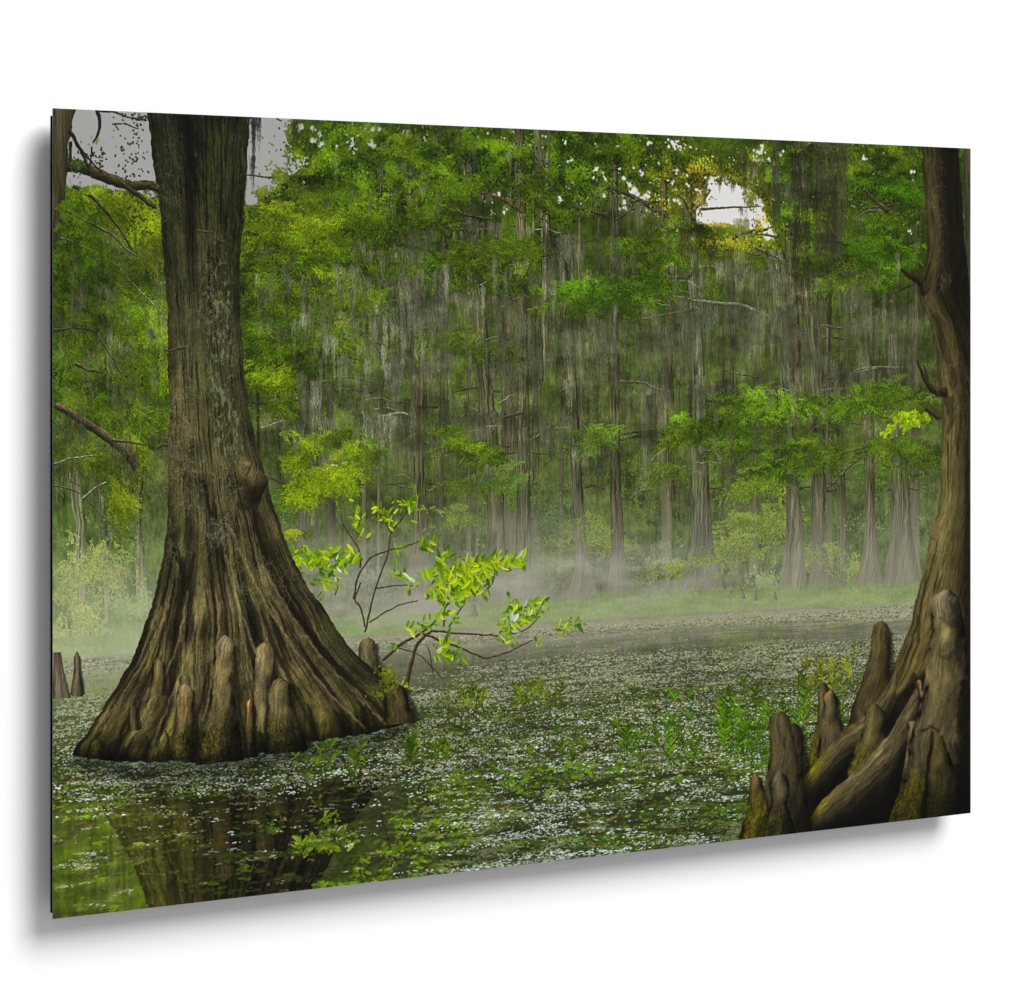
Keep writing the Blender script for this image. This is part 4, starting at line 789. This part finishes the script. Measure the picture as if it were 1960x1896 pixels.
# ------------------------------------------------------------------ near plants in the water
def sprout(x, y, h, lean=0., n=5, L=9, c=(98, 156, 18), S=None):
    sc = SC(x)[1]; X0, Y0 = P(x, y); hh = h * sc
    t = np.linspace(0, 1, int(hh) + 2); sx_ = X0 + lean * hh * t ** 1.5; sy_ = Y0 - hh * t
    g = rgb(*c) * rng.uniform(.5, .9) * np.array([1.08, .95, 1.], F)
    put(sx_, sy_, np.tile(g * .8, (len(t), 1)), .9, S); put(sx_ + 1, sy_, np.tile(g * .6, (len(t), 1)), .9, S)
    for k in range(n):
        f = 1 - k * .9 / n * rng.uniform(.8, 1.1); i = int(clamp(f) * (len(t) - 1))
        for sg in (-1, 1):
            if rng.random() < .15: continue
            a = -np.pi / 2 + sg * rng.uniform(.5, 1.35); l = L * sc * rng.uniform(.5, 1.1) * (1 if k else .9)
            leaves(np.array([sx_[i] + np.cos(a) * l * .9]), np.array([sy_[i] + np.sin(a) * l * .9]), l, max(1.2, l * .2), np.array([a]), (g * rng.uniform(.7, 1.25))[None], None, S, rib=.15)
def bed(n, x0, x1, y0, y1, h0, h1, L, c):
    for y in np.sort(rng.uniform(y0, y1, n)): sprout(rng.uniform(x0, x1), y, rng.uniform(h0, h1), rng.normal(0, .2), int(rng.integers(3, 7)), L, c)
def mirrored(n, x0, x1, y0, y1, c):
    px, py = P(rng.uniform(x0, x1, n), rng.uniform(y0, y1, n))
    leaves(px, py, rng.uniform(3, 11, n), 3., rng.normal(0, .5, n), np.tile(rgb(*c), (n, 1)) * rng.uniform(.6, 1.15, (n, 1)).astype(F), .8)
mirrored(70, 600, 720, 1690, 1700, (112, 150, 14)); mirrored(60, 760, 900, 1570, 1625, (110, 150, 16)); mirrored(60, 700, 860, 1610, 1680, (106, 140, 14)); mirrored(34, 1080, 1140, 1455, 1490, (100, 140, 16)); mirrored(50, 930, 1060, 1470, 1520, (104, 146, 14)); mirrored(30, 860, 930, 1470, 1500, (84, 120, 14))
bed(7, 575, 680, 1490, 1530, 50, 110, 13, (104, 158, 22)); sprout(633, 1480, 80, 0., 4, 17, (112, 176, 22)); sprout(342, 1480, 34, 0, 3, 10, (96, 150, 30))
bed(6, 770, 800, 1440, 1462, 20, 50, 9, (100, 156, 20)); bed(9, 810, 860, 1430, 1460, 10, 30, 8, (96, 150, 18))
bed(12, 856, 925, 1335, 1368, 18, 46, 8, (118, 160, 34)); bed(15, 970, 1080, 1335, 1365, 18, 46, 8, (120, 162, 32)); bed(7, 1190, 1232, 1440, 1470, 30, 70, 10, (92, 152, 16)); bed(10, 1250, 1330, 1430, 1468, 24, 60, 10, (88, 148, 14))
bed(16, 900, 1300, 1400, 1520, 8, 26, 7, (92, 146, 18)); bed(22, 1180, 1460, 1320, 1440, 10, 34, 8, (90, 148, 18)); bed(5, 1060, 1100, 1440, 1470, 14, 30, 8, (96, 150, 14)); bed(13, 1350, 1440, 1390, 1460, 30, 70, 10, (92, 156, 14)); bed(20, 1380, 1480, 1350, 1460, 24, 60, 9, (92, 154, 16)); bed(12, 1400, 1470, 1440, 1490, 24, 50, 9, (86, 146, 16)); bed(16, 1520, 1620, 1330, 1400, 30, 70, 9, (112, 160, 24)); bed(18, 1540, 1640, 1270, 1330, 10, 40, 7, (150, 176, 40)); bed(6, 1490, 1550, 1370, 1440, 30, 60, 10, (90, 150, 16))
bed(8, 560, 720, 1450, 1470, 10, 26, 7, (86, 130, 24))

# ------------------------------------------------------------------ sapling, trunk
kn(704, 1220, 30, 688, 770, 1345, None, base=(104, 94, 70)); kn(147, 1247, 8, 136, 159, 1332, None, base=(106, 96, 82), rnd=.05); 
fill_rows([(100, 1250), (100, 1336)], [(116, 1250), (134, 1336)], bark(rgb(96, 88, 72), .6))
SAP.over(C)
TR.over(C)
kn(757, 1310, 40, 740, 796, 1384, None, base=(80, 70, 40), dk=.15)
blobs(742, 1300, 260, 20, 24, (60, 70, 8), (140, 150, 30), leaf=3.4, wid=1.6, gap=False, clump=.3)
blobs(728, 1330, 60, 26, 14, (50, 58, 14), (110, 116, 30), leaf=3, wid=1.4, gap=False)

# far-left trunk, its limb and the bare twigs against the sky
limb([(118, 316), (150, 318), (192, 335), (230, 352), (250, 356), (282, 354), (303, 362)], 24, 15, rgb(64, 58, 36), .42, rough=.5, wob=2)
limb([(232, 350), (262, 372), (284, 390), (300, 398)], 9, 6, rgb(58, 56, 32), .45)
fill_rows([(95, 200), (95, 470)], [(147, 200), (138, 235), (130, 280), (128, 330), (124, 387), (114, 440), (102, 470)], bark(rgb(64, 60, 38), .5, -.1, 3.5, seed=2.))
for pts, w0, w1 in [([(133, 250), (150, 282), (168, 318), (176, 340)], 7, 3), ([(140, 262), (165, 300), (194, 331)], 4, 2), ([(186, 210), (191, 240), (184, 262), (178, 272)], 7, 3), ([(176, 282), (174, 300), (172, 318)], 3, 1), ([(190, 213), (225, 216), (252, 226), (280, 232)], 3, 1.5), ([(216, 238), (240, 238), (264, 246)], 2, 1), ([(222, 240), (226, 250)], 2, 1), ([(134, 270), (133, 310)], 6, 4), ([(530, 227), (538, 233)], 2, 1)]:
    limb(pts, w0, w1, rgb(34, 34, 24), .7)
n = 150; px, py = P(np.r_[rng.normal(250, 16, 90), rng.normal(194, 5, 20), rng.uniform(140, 190, 40)], np.r_[rng.uniform(216, 345, 90), rng.normal(304, 12, 20), rng.uniform(290, 340, 40)])
leaves(px, py, rng.uniform(1, 3.4, n), 1.5, rng.random(n) * 3, np.tile(rgb(38, 46, 24), (n, 1)), .9)
blobs(150, 318, 90, 16, 20, (30, 50, 20), (70, 90, 40), leaf=3, wid=1.5, gap=False)
blobs(270, 226, 120, 14, 8, (30, 40, 20), (60, 74, 30), leaf=2.6, wid=1.4, gap=False)
for x0, x1, y0, l in [(482, 489, 222, 90), (491, 496, 222, 110), (480, 486, 300, 90), (484, 490, 236, 160)]:
    moss(x0, y0, x1, y0, l, 3.2, (36, 44, 34), .85, lock=5)
moss(160, 430, 250, 500, 120, 1., (88, 88, 60), .55); moss(252, 475, 275, 480, 70, 1.2, (100, 100, 74), .6); moss(100, 440, 190, 470, 130, .8, (60, 62, 34), .5)
sprigs(180, 470, 160, 60, 50, (28, 48, 4), (80, 112, 10), 1.0, .4); sprigs(150, 400, 90, 40, 40, (34, 58, 4), (92, 122, 10), 1., .4)

# ------------------------------------------------------------------ the dark cypress and its knees on the right
RT = Sheet()
fill_rows([(1846, 270), (1852, 700)], [(1866, 270), (1866, 700)], bark(rgb(70, 66, 50), .6, 0, 3, seed=3.))
def rt(s, u, y):
    n = 2 * s - 1
    b1 = vn(u / 4.5, y / 80.); b2 = vn(u / 2.2 + 4, y / 30.); b3 = fbm(u / 30., y / 110., 4)
    k = (1.0 - .5 * sstep(.2, .85, s)) * lerp(.75, 1, sstep(0, .1, s)) * (1 - .5 * sstep(.35, .1, b1)) * (1 + .5 * (b2 - .5) + .6 * (b3 - .5))
    tone = lerp(rgb(66, 58, 36), rgb(104, 92, 58), sstep(cy(560, 1800), cy(900, 1800), y)[..., None])
    tone = lerp(tone, rgb(92, 78, 46), sstep(cy(1080, 1800), cy(1250, 1800), y)[..., None])
    k = k * (1 - .35 * sstep(cy(660, 1800), cy(560, 1800), y) * sstep(.25, .45, s))
    return tone * np.array([.98, 1.02, .88], F) * (k * (1 + .4 * (vn(u / 1.5, y / 12.) - .5)))[..., None]
fill_rows([(1765, 270), (1771, 381), (1775, 490), (1764, 530), (1755, 545), (1763, 580), (1784, 621), (1793, 673), (1796, 730), (1806, 775), (1802, 858), (1802, 940), (1795, 989), (1782, 1022), (1774, 1063), (1763, 1115), (1749, 1172), (1746, 1195), (1733, 1222), (1714, 1274), (1675, 1342), (1654, 1372), (1620, 1400)],
          [(1834, 270), (1842, 381), (1850, 490), (1858, 560), (1866, 640), (1866, 1420)], rt, RT)
limb([(1775, 560), (1762, 538), (1742, 528), (1724, 516)], 22, 4, rgb(46, 34, 20), .5, S=RT); limb([(1766, 540), (1775, 520), (1780, 505)], 4, 2, rgb(50, 44, 24), .5, S=RT)
limb([(1815, 750), (1796, 752), (1784, 746), (1772, 728), (1756, 690)], 16, 3, rgb(50, 36, 22), .5, S=RT); limb([(1800, 800), (1786, 790), (1772, 782)], 9, 8, rgb(70, 56, 36), .5, S=RT)
for pts, w0, w1, al in [([(1822, 600), (1842, 660), (1866, 720)], 10, 14, .4), ([(1790, 600), (1812, 680), (1830, 740)], 14, 16, .35), ([(1852, 840), (1853, 1100), (1854, 1300)], 4, 24, .5), ([(1818, 760), (1822, 800), (1816, 830)], 20, 6, .4), ([(1812, 260), (1820, 420), (1830, 600)], 22, 6, .4), ([(1758, 1180), (1738, 1260), (1700, 1340)], 5, 9, .4), ([(1776, 1090), (1764, 1160), (1757, 1230)], 4, 6, .4), ([(1752, 1290), (1735, 1330), (1712, 1390)], 10, 26, .6)]:
    stroke(pts, w0, w1, (16, 12, 6), al, RT)
fuzz(420, 1770, 1806, 300, 640, (128, 118, 80), RT, 22, .35); fuzz(240, 1790, 1850, 660, 790, (120, 104, 62), RT, 26, .4); fuzz(160, 1786, 1806, 960, 1060, (140, 126, 82), RT, 24, .4); fuzz(100, 1800, 1820, 520, 620, (140, 134, 108), RT, 24, .4)
moss(1760, 560, 1800, 640, 110, 1.2, (112, 104, 70), .5, S=RT)
sprigs(1735, 802, 60, 46, 6, (110, 150, 6), (176, 206, 20), .1, .3, ln=26, leaf=7, wid=2.2)

T = RT
def lobe(left, right, **k): knee(left, right, **k)
D = dict(light=-.42, dk=.16)
# dark hollow behind the roots
q = poly_mask([(1470, 1500), (1640, 1430), (1720, 1330), (1870, 1200), (1870, 1620), (1410, 1620), (1424, 1580)], 4)
RT.c[:] = lerp(RT.c, rgb(16, 14, 8) * (.5 + fbm(XX / 30., YY / 30., 3))[..., None] * 1.4, (q * .96)[..., None]); RT.a[:] = np.maximum(RT.a, q)
kn(1687, 1189, 34, 1626, 1704, 1400, None, base=(84, 72, 46), rnd=.12, ex=.75, light=-.3, dk=.3)
kn(1577, 1306, 18, 1544, 1584, 1480, None, base=(78, 68, 44), rnd=.08, moss_y=(1380, 1440), mosscol=(110, 108, 14), **D)
kn(1591, 1321, 24, 1566, 1628, 1450, None, base=(92, 80, 54), rnd=.12, ex=.9, tip=(128, 94, 66), **D)
def root(top, bot, base, moss=None, seed=0.):
    """a root seen from the side: lit upper edge, dark below; top and bottom edges given left to right"""
    tx, ty = P(*np.array(top, float).T); bx_, by_ = P(*np.array(bot, float).T)
    x0, x1 = int(max(min(tx), min(bx_))), int(min(W - 1, min(max(tx), max(bx_))))
    xs = np.arange(x0, x1); Tt = np.interp(xs, tx, ty); Bb = np.interp(xs, bx_, by_)
    kk = 14; sm = lambda a: np.convolve(np.pad(a, kk, mode='reflect', reflect_type='odd'), np.ones(2 * kk + 1) / (2 * kk + 1), 'valid')
    Tt = sm(Tt) + (vn(xs / 14., seed) - .5) * 5; Bb = sm(Bb)
    y0, y1 = int(max(0, Tt.min())), int(min(H - 1, Bb.max())); ys = np.arange(y0, y1)[:, None]
    s = (ys - Tt[None]) / np.maximum(Bb - Tt, 1)[None]; m = (s >= 0) & (s <= 1); s = clamp(s).astype(F); d = (ys - Tt[None]).astype(F)
    u = np.broadcast_to(xs[None], s.shape).astype(F)
    along = u * .75 - ys * .6; acr = d
    k = lerp(1.15, .12, sstep(.02, .75, s)) * lerp(.8, 1., sstep(0, 7, d)) * (1 + .8 * (fbm(along / 60. + seed, acr / 12., 3) - .5) + .6 * (vn(along / 30., acr / 3.4) - .5) + .4 * (vn(along / 12., acr / 1.8) - .5) + .25 * (vn(u / 1.7, ys / 2.) - .5))
    col = rgb(*base) * k[..., None]
    if moss is not None:
        mm = clamp(sstep(moss[0], moss[1], u) * sstep(.45, .1, s) * (.4 + 1.2 * fbm(u / 20., ys / 16. + 0 * u, 3)))
        col = lerp(col, rgb(128, 122, 16) * (k * .85)[..., None], mm[..., None])
    a = m[..., None].astype(F)
    sl_ = (slice(y0, y1), slice(x0, x1)); RT.c[sl_] = RT.c[sl_] * (1 - a) + col * a; RT.a[sl_] = np.maximum(RT.a[sl_], m)
root([(1540, 1490), (1572, 1446), (1612, 1399), (1654, 1372), (1690, 1330), (1716, 1280)], [(1540, 1540), (1556, 1560), (1620, 1500), (1680, 1440), (1716, 1400)], (88, 78, 48), (float(P(1600, 1400)[0]), float(P(1550, 1480)[0])), 3.)
kn(1675, 1347, 34, 1622, 1705, 1490, None, base=(92, 82, 54), rnd=.16, ex=.85, moss_y=(1400, 1470), mosscol=(122, 118, 20), **D)
root([(1530, 1602), (1572, 1533), (1626, 1486), (1708, 1399), (1740, 1340), (1759, 1306)], [(1530, 1625), (1600, 1610), (1690, 1590), (1740, 1470), (1759, 1400)], (92, 82, 52), (float(P(1620, 1486)[0]), float(P(1550, 1560)[0])), 9.)
# the twin-headed knee and its small neighbours
kn(1516, 1383, 44, 1480, 1556, 1620, None, base=(74, 66, 44), rnd=.09, moss_y=(1530, 1600), light=-.42, dk=.14)
lobe([(1487, 1364), (1480, 1367), (1475, 1374), (1473, 1388), (1475, 1446), (1468, 1480), (1462, 1530), (1450, 1615)], [(1499, 1364), (1507, 1368), (1513, 1376), (1516, 1394), (1526, 1440), (1535, 1487), (1546, 1541), (1552, 1615)], base=(84, 75, 52), seed=5., moss_y=(1530, 1610), light=-.3, dk=.25)
stroke([(1513, 1396), (1524, 1440), (1532, 1500)], 3, 8, (20, 17, 10), .22, T)
lobe([(1442, 1482), (1436, 1492), (1434, 1520), (1430, 1560), (1421, 1580), (1413, 1625)], [(1450, 1482), (1460, 1494), (1466, 1520), (1476, 1560), (1486, 1590), (1490, 1625)], base=(80, 72, 36), tip=(130, 92, 62), seed=8., moss_y=(1500, 1560), mosscol=(112, 104, 14), **D)
lobe([(1486, 1477), (1476, 1488), (1472, 1504), (1478, 1530), (1470, 1570), (1464, 1625)], [(1498, 1478), (1510, 1492), (1512, 1510), (1508, 1540), (1520, 1580), (1530, 1625)], base=(90, 80, 60), seed=11., moss_y=(1510, 1560), mosscol=(60, 56, 20), **D)
# the great knee against the trunk
lobe([(1738, 1426), (1730, 1470), (1722, 1514), (1706, 1560), (1696, 1600)], [(1762, 1380), (1800, 1440), (1810, 1500), (1806, 1560), (1800, 1600)], base=(94, 84, 56), seed=14., moss_y=(1460, 1520), mosscol=(126, 120, 10), light=-.5, dk=.12)
lobe([(1804, 1131), (1790, 1138), (1781, 1152), (1783, 1180), (1786, 1208), (1776, 1240), (1772, 1290), (1764, 1340), (1754, 1380), (1740, 1426), (1738, 1460)], [(1820, 1131), (1834, 1142), (1842, 1173), (1848, 1205), (1852, 1227), (1850, 1260), (1866, 1300), (1866, 1380), (1866, 1400), (1866, 1426), (1866, 1460)], base=(98, 87, 60), tip=(122, 112, 88), seed=17., light=-.5, dk=.14)
lobe([(1788, 1410), (1776, 1450), (1776, 1500), (1770, 1560), (1756, 1610)], [(1804, 1410), (1824, 1460), (1838, 1510), (1834, 1560), (1840, 1610)], base=(82, 73, 42), seed=21., moss_y=(1480, 1560), mosscol=(92, 84, 16), light=-.35, dk=.1)
for pts, w0, w1, al in [([(1860, 1190), (1846, 1236), (1816, 1258), (1800, 1256)], 34, 4, .16), ([(1800, 1182), (1820, 1196), (1850, 1200)], 4, 16, .16), ([(1850, 1300), (1846, 1400), (1852, 1560)], 26, 40, .6), ([(1764, 1400), (1784, 1390), (1800, 1400)], 5, 3, .4), ([(1786, 1400), (1776, 1480), (1764, 1600)], 6, 14, .5)]:
    stroke(pts, w0, w1, (14, 11, 6), al, T); stroke(pts, w0 * .6, w1 * .6, (14, 11, 6), al, T)
limb([(1757, 1302), (1760, 1318), (1764, 1335)], 13, 6, rgb(126, 98, 62), .4)
q = sstep(float(P(1500, 1560)[0]), float(P(1860, 1560)[0]), XX) * sstep(cy(1400, 1850), cy(1560, 1850), YY)
RT.c[:] *= (1 - .6 * q)[..., None]
RT.c[:] = clamp(RT.c) * RT.a[..., None]; RT.a[:] = clamp(RT.a)
RT.c[:] = blur(RT.c, 1, 1); RT.a[:] = blur(RT.a, 1, 1)
C[:] = C * (1 - RT.a[..., None]) + RT.c
# ------------------------------------------------------------------ the print's own finish: grain and a little local contrast
C[:] = clamp(C)
C[:] = C + .12 * (C - blur(C, 3))
C[:] = C * (1 + .02 * rng.normal(0, 1, (H, W, 1)).astype(F)) + .005 * rng.normal(0, 1, (H, W, 1)).astype(F)
C[:] = clamp(C)

KEY, KEYSIZE, KUP, KRT, AMB, KD = 1235., 7.0, .95, .30, .50, 7.

# ---------------------------------------------------------------------------
# 2. THE PLACE: a metal print standing off a white wall
# ---------------------------------------------------------------------------
import bpy, bmesh
from mathutils import Vector, Matrix
scn = bpy.context.scene
LIT = 1 / 1.3                # the print's inks are scaled to the light that falls on it

def tag(o, **k):
    for a, b in k.items(): o[a] = b
    return o
def mat(name, col, rough=.5, spec=.3, metal=0.):
    m = bpy.data.materials.new(name); m.use_nodes = True
    b = m.node_tree.nodes['Principled BSDF']
    b.inputs['Base Color'].default_value = (*col, 1); b.inputs['Roughness'].default_value = rough
    b.inputs['Specular IOR Level'].default_value = spec; b.inputs['Metallic'].default_value = metal
    return m, m.node_tree.nodes, m.node_tree.links, b
def link(name, bm, mats, parent=None):
    me = bpy.data.meshes.new(name); bm.to_mesh(me); bm.free()
    for q in mats: me.materials.append(q)
    o = bpy.data.objects.new(name, me); scn.collection.objects.link(o)
    if parent: o.parent = parent
    return o
def block(x0, x1, y0, y1, z0, z1, bev=0.):
    bm = bmesh.new(); bmesh.ops.create_cube(bm, size=1)
    for v in bm.verts:
        v.co = ((x0 + x1) / 2 + v.co.x * (x1 - x0), (y0 + y1) / 2 + v.co.y * (y1 - y0), (z0 + z1) / 2 + v.co.z * (z1 - z0))
    if bev: bmesh.ops.bevel(bm, geom=bm.edges[:], offset=bev, segments=2, profile=.5, affect='EDGES')
    return bm

# the painted picture becomes the print's ink
def ink():
    lin = np.where(C <= .04045, C / 12.92, ((C + .055) / 1.055) ** 2.4) * np.array([1., 1., 1.]) * LIT
    px = np.where(lin <= .0031308, lin * 12.92, 1.055 * np.maximum(lin, 1e-6) ** (1 / 2.4) - .055)
    img = bpy.data.images.new('swamp_picture', W, H, alpha=False, float_buffer=False)
    buf = np.ones((H, W, 4), F); buf[..., :3] = clamp(px)[::-1]
    img.pixels.foreach_set(buf.ravel()); img.update(); img.pack()
    return img
m_print, nd, lk, b = mat('printed_ink', (.5, .5, .5), .42, .06)
tx = nd.new('ShaderNodeTexImage'); tx.image = ink(); tx.extension = 'EXTEND'
uvn = nd.new('ShaderNodeUVMap'); uvn.uv_map = 'print'
lk.new(uvn.outputs['UV'], tx.inputs['Vector']); lk.new(tx.outputs['Color'], b.inputs['Base Color'])
m_alu, nd, lk, b = mat('sheet_edge', (.10, .10, .09), .4, .4, .6)
nz = nd.new('ShaderNodeTexNoise'); nz.inputs['Scale'].default_value = 400
rp = nd.new('ShaderNodeMapRange'); rp.inputs['To Min'].default_value = .3; rp.inputs['To Max'].default_value = .55
lk.new(nz.outputs['Fac'], rp.inputs['Value']); lk.new(rp.outputs['Result'], b.inputs['Roughness'])
m_black, nd, lk, b = mat('black_backing', (.0015, .0015, .0015), .9, .0)
nz = nd.new('ShaderNodeTexNoise'); nz.inputs['Scale'].default_value = 900
bp = nd.new('ShaderNodeBump'); bp.inputs['Strength'].default_value = .15; bp.inputs['Distance'].default_value = .0004
lk.new(nz.outputs['Fac'], bp.inputs['Height']); lk.new(bp.outputs['Normal'], b.inputs['Normal'])
m_wall, nd, lk, b = mat('white_wall_paint', (.88, .88, .88), .85, .1)
nz = nd.new('ShaderNodeTexNoise'); nz.inputs['Scale'].default_value = 260; nz.inputs['Detail'].default_value = 4
bp = nd.new('ShaderNodeBump'); bp.inputs['Strength'].default_value = .05; bp.inputs['Distance'].default_value = .001
lk.new(nz.outputs['Fac'], bp.inputs['Height']); lk.new(bp.outputs['Normal'], b.inputs['Normal'])

# print: 0.914 x 0.61 m; its own axes are x along the width, y into the wall, z up
PW, PH = .9145, .6102
ang = math.asin((2.7632 - 2.2647) / PW)
root = bpy.data.objects.new('metal_print', None); scn.collection.objects.link(root)
lx, ly, lz = -.3456, 2.2647, 1.0577            # lower left corner of the picture
root.location = (lx + PW / 2 * math.cos(ang), ly + PW / 2 * math.sin(ang), lz)
root.rotation_euler = (0, 0, ang)
tag(root, label='frameless metal print of a misty cypress swamp floating off the white wall', category='wall print')
GAPW = .030                                    # print face to wall
bm = block(-PW / 2, PW / 2, 0, .0008, 0, PH)
uv = bm.loops.layers.uv.new('print')
for f in bm.faces:
    front = f.normal.y < -.9
    f.material_index = 0 if front else 1
    for l in f.loops: l[uv].uv = ((l.vert.co.x + PW / 2) / PW, l.vert.co.z / PH)
link('printed_sheet', bm, [m_print, m_alu], root)
link('backing_frame', block(-PW / 2 + .0055, PW / 2 - .0055, .0008, .0169, .0016, PH - .0045, .0003), [m_black], root)
link('hanging_cleat', block(-.30, .30, .0169, GAPW - .0003, PH - .20, PH - .14, .0008), [m_black], root)

# the wall behind
bm = bmesh.new()
vs = [bm.verts.new(q) for q in ((-5, 0, -2.2), (5, 0, -2.2), (5, 0, 2.6), (-5, 0, 2.6), (-5, .12, -2.2), (5, .12, -2.2), (5, .12, 2.6), (-5, .12, 2.6))]
for q in ((0, 1, 2, 3), (5, 4, 7, 6), (4, 0, 3, 7), (1, 5, 6, 2), (3, 2, 6, 7), (4, 5, 1, 0)): bm.faces.new([vs[k] for k in q])
bmesh.ops.recalc_face_normals(bm, faces=bm.faces[:])
wall = link('wall', bm, [m_wall])
nrm = Vector((math.sin(ang), -math.cos(ang), 0)); rt_ = Vector((math.cos(ang), math.sin(ang), 0))
wall.location = root.location - nrm * GAPW; wall.rotation_euler = (0, 0, ang)
tag(wall, kind='structure', label='plain white wall behind the print', category='wall')

# ---------------------------------------------------------------------------
# 3. LIGHT AND CAMERA
# ---------------------------------------------------------------------------
ctr = root.location + Vector((0, 0, PH / 2))
L = bpy.data.lights.new('softbox', 'AREA'); L.shape = 'DISK'; L.size = KEYSIZE; L.energy = KEY; L.color = (1, 1, 1)
lo = bpy.data.objects.new('softbox', L); scn.collection.objects.link(lo)
lo.location = ctr + nrm * KD + Vector((0, 0, KD * KUP)) + rt_ * KD * KRT
lo.rotation_euler = (ctr - lo.location).to_track_quat('-Z', 'Y').to_euler()
w = bpy.data.worlds.new('World'); scn.world = w; w.use_nodes = True
bg = w.node_tree.nodes['Background']; bg.inputs['Color'].default_value = (1, 1, 1, 1); bg.inputs['Strength'].default_value = AMB

cam = bpy.data.cameras.new('camera'); co = bpy.data.objects.new('camera', cam); scn.collection.objects.link(co)
co.location = (0, 0, 1.5); co.rotation_euler = (math.pi / 2, 0, 0)
cam.sensor_width = 36; cam.lens = 36 * 5760 / 1960; cam.shift_y = -(948 - 634.8) / 1960; cam.clip_end = 100; cam.clip_start = .05
scn.camera = co
scn.render.resolution_x, scn.render.resolution_y = 1024, 990
vs_ = scn.view_settings; vs_.view_transform = 'Standard'; vs_.look = 'None'; vs_.exposure = 0; vs_.gamma = 1; vs_.use_curve_mapping = False
scn.cycles.max_bounces = 6
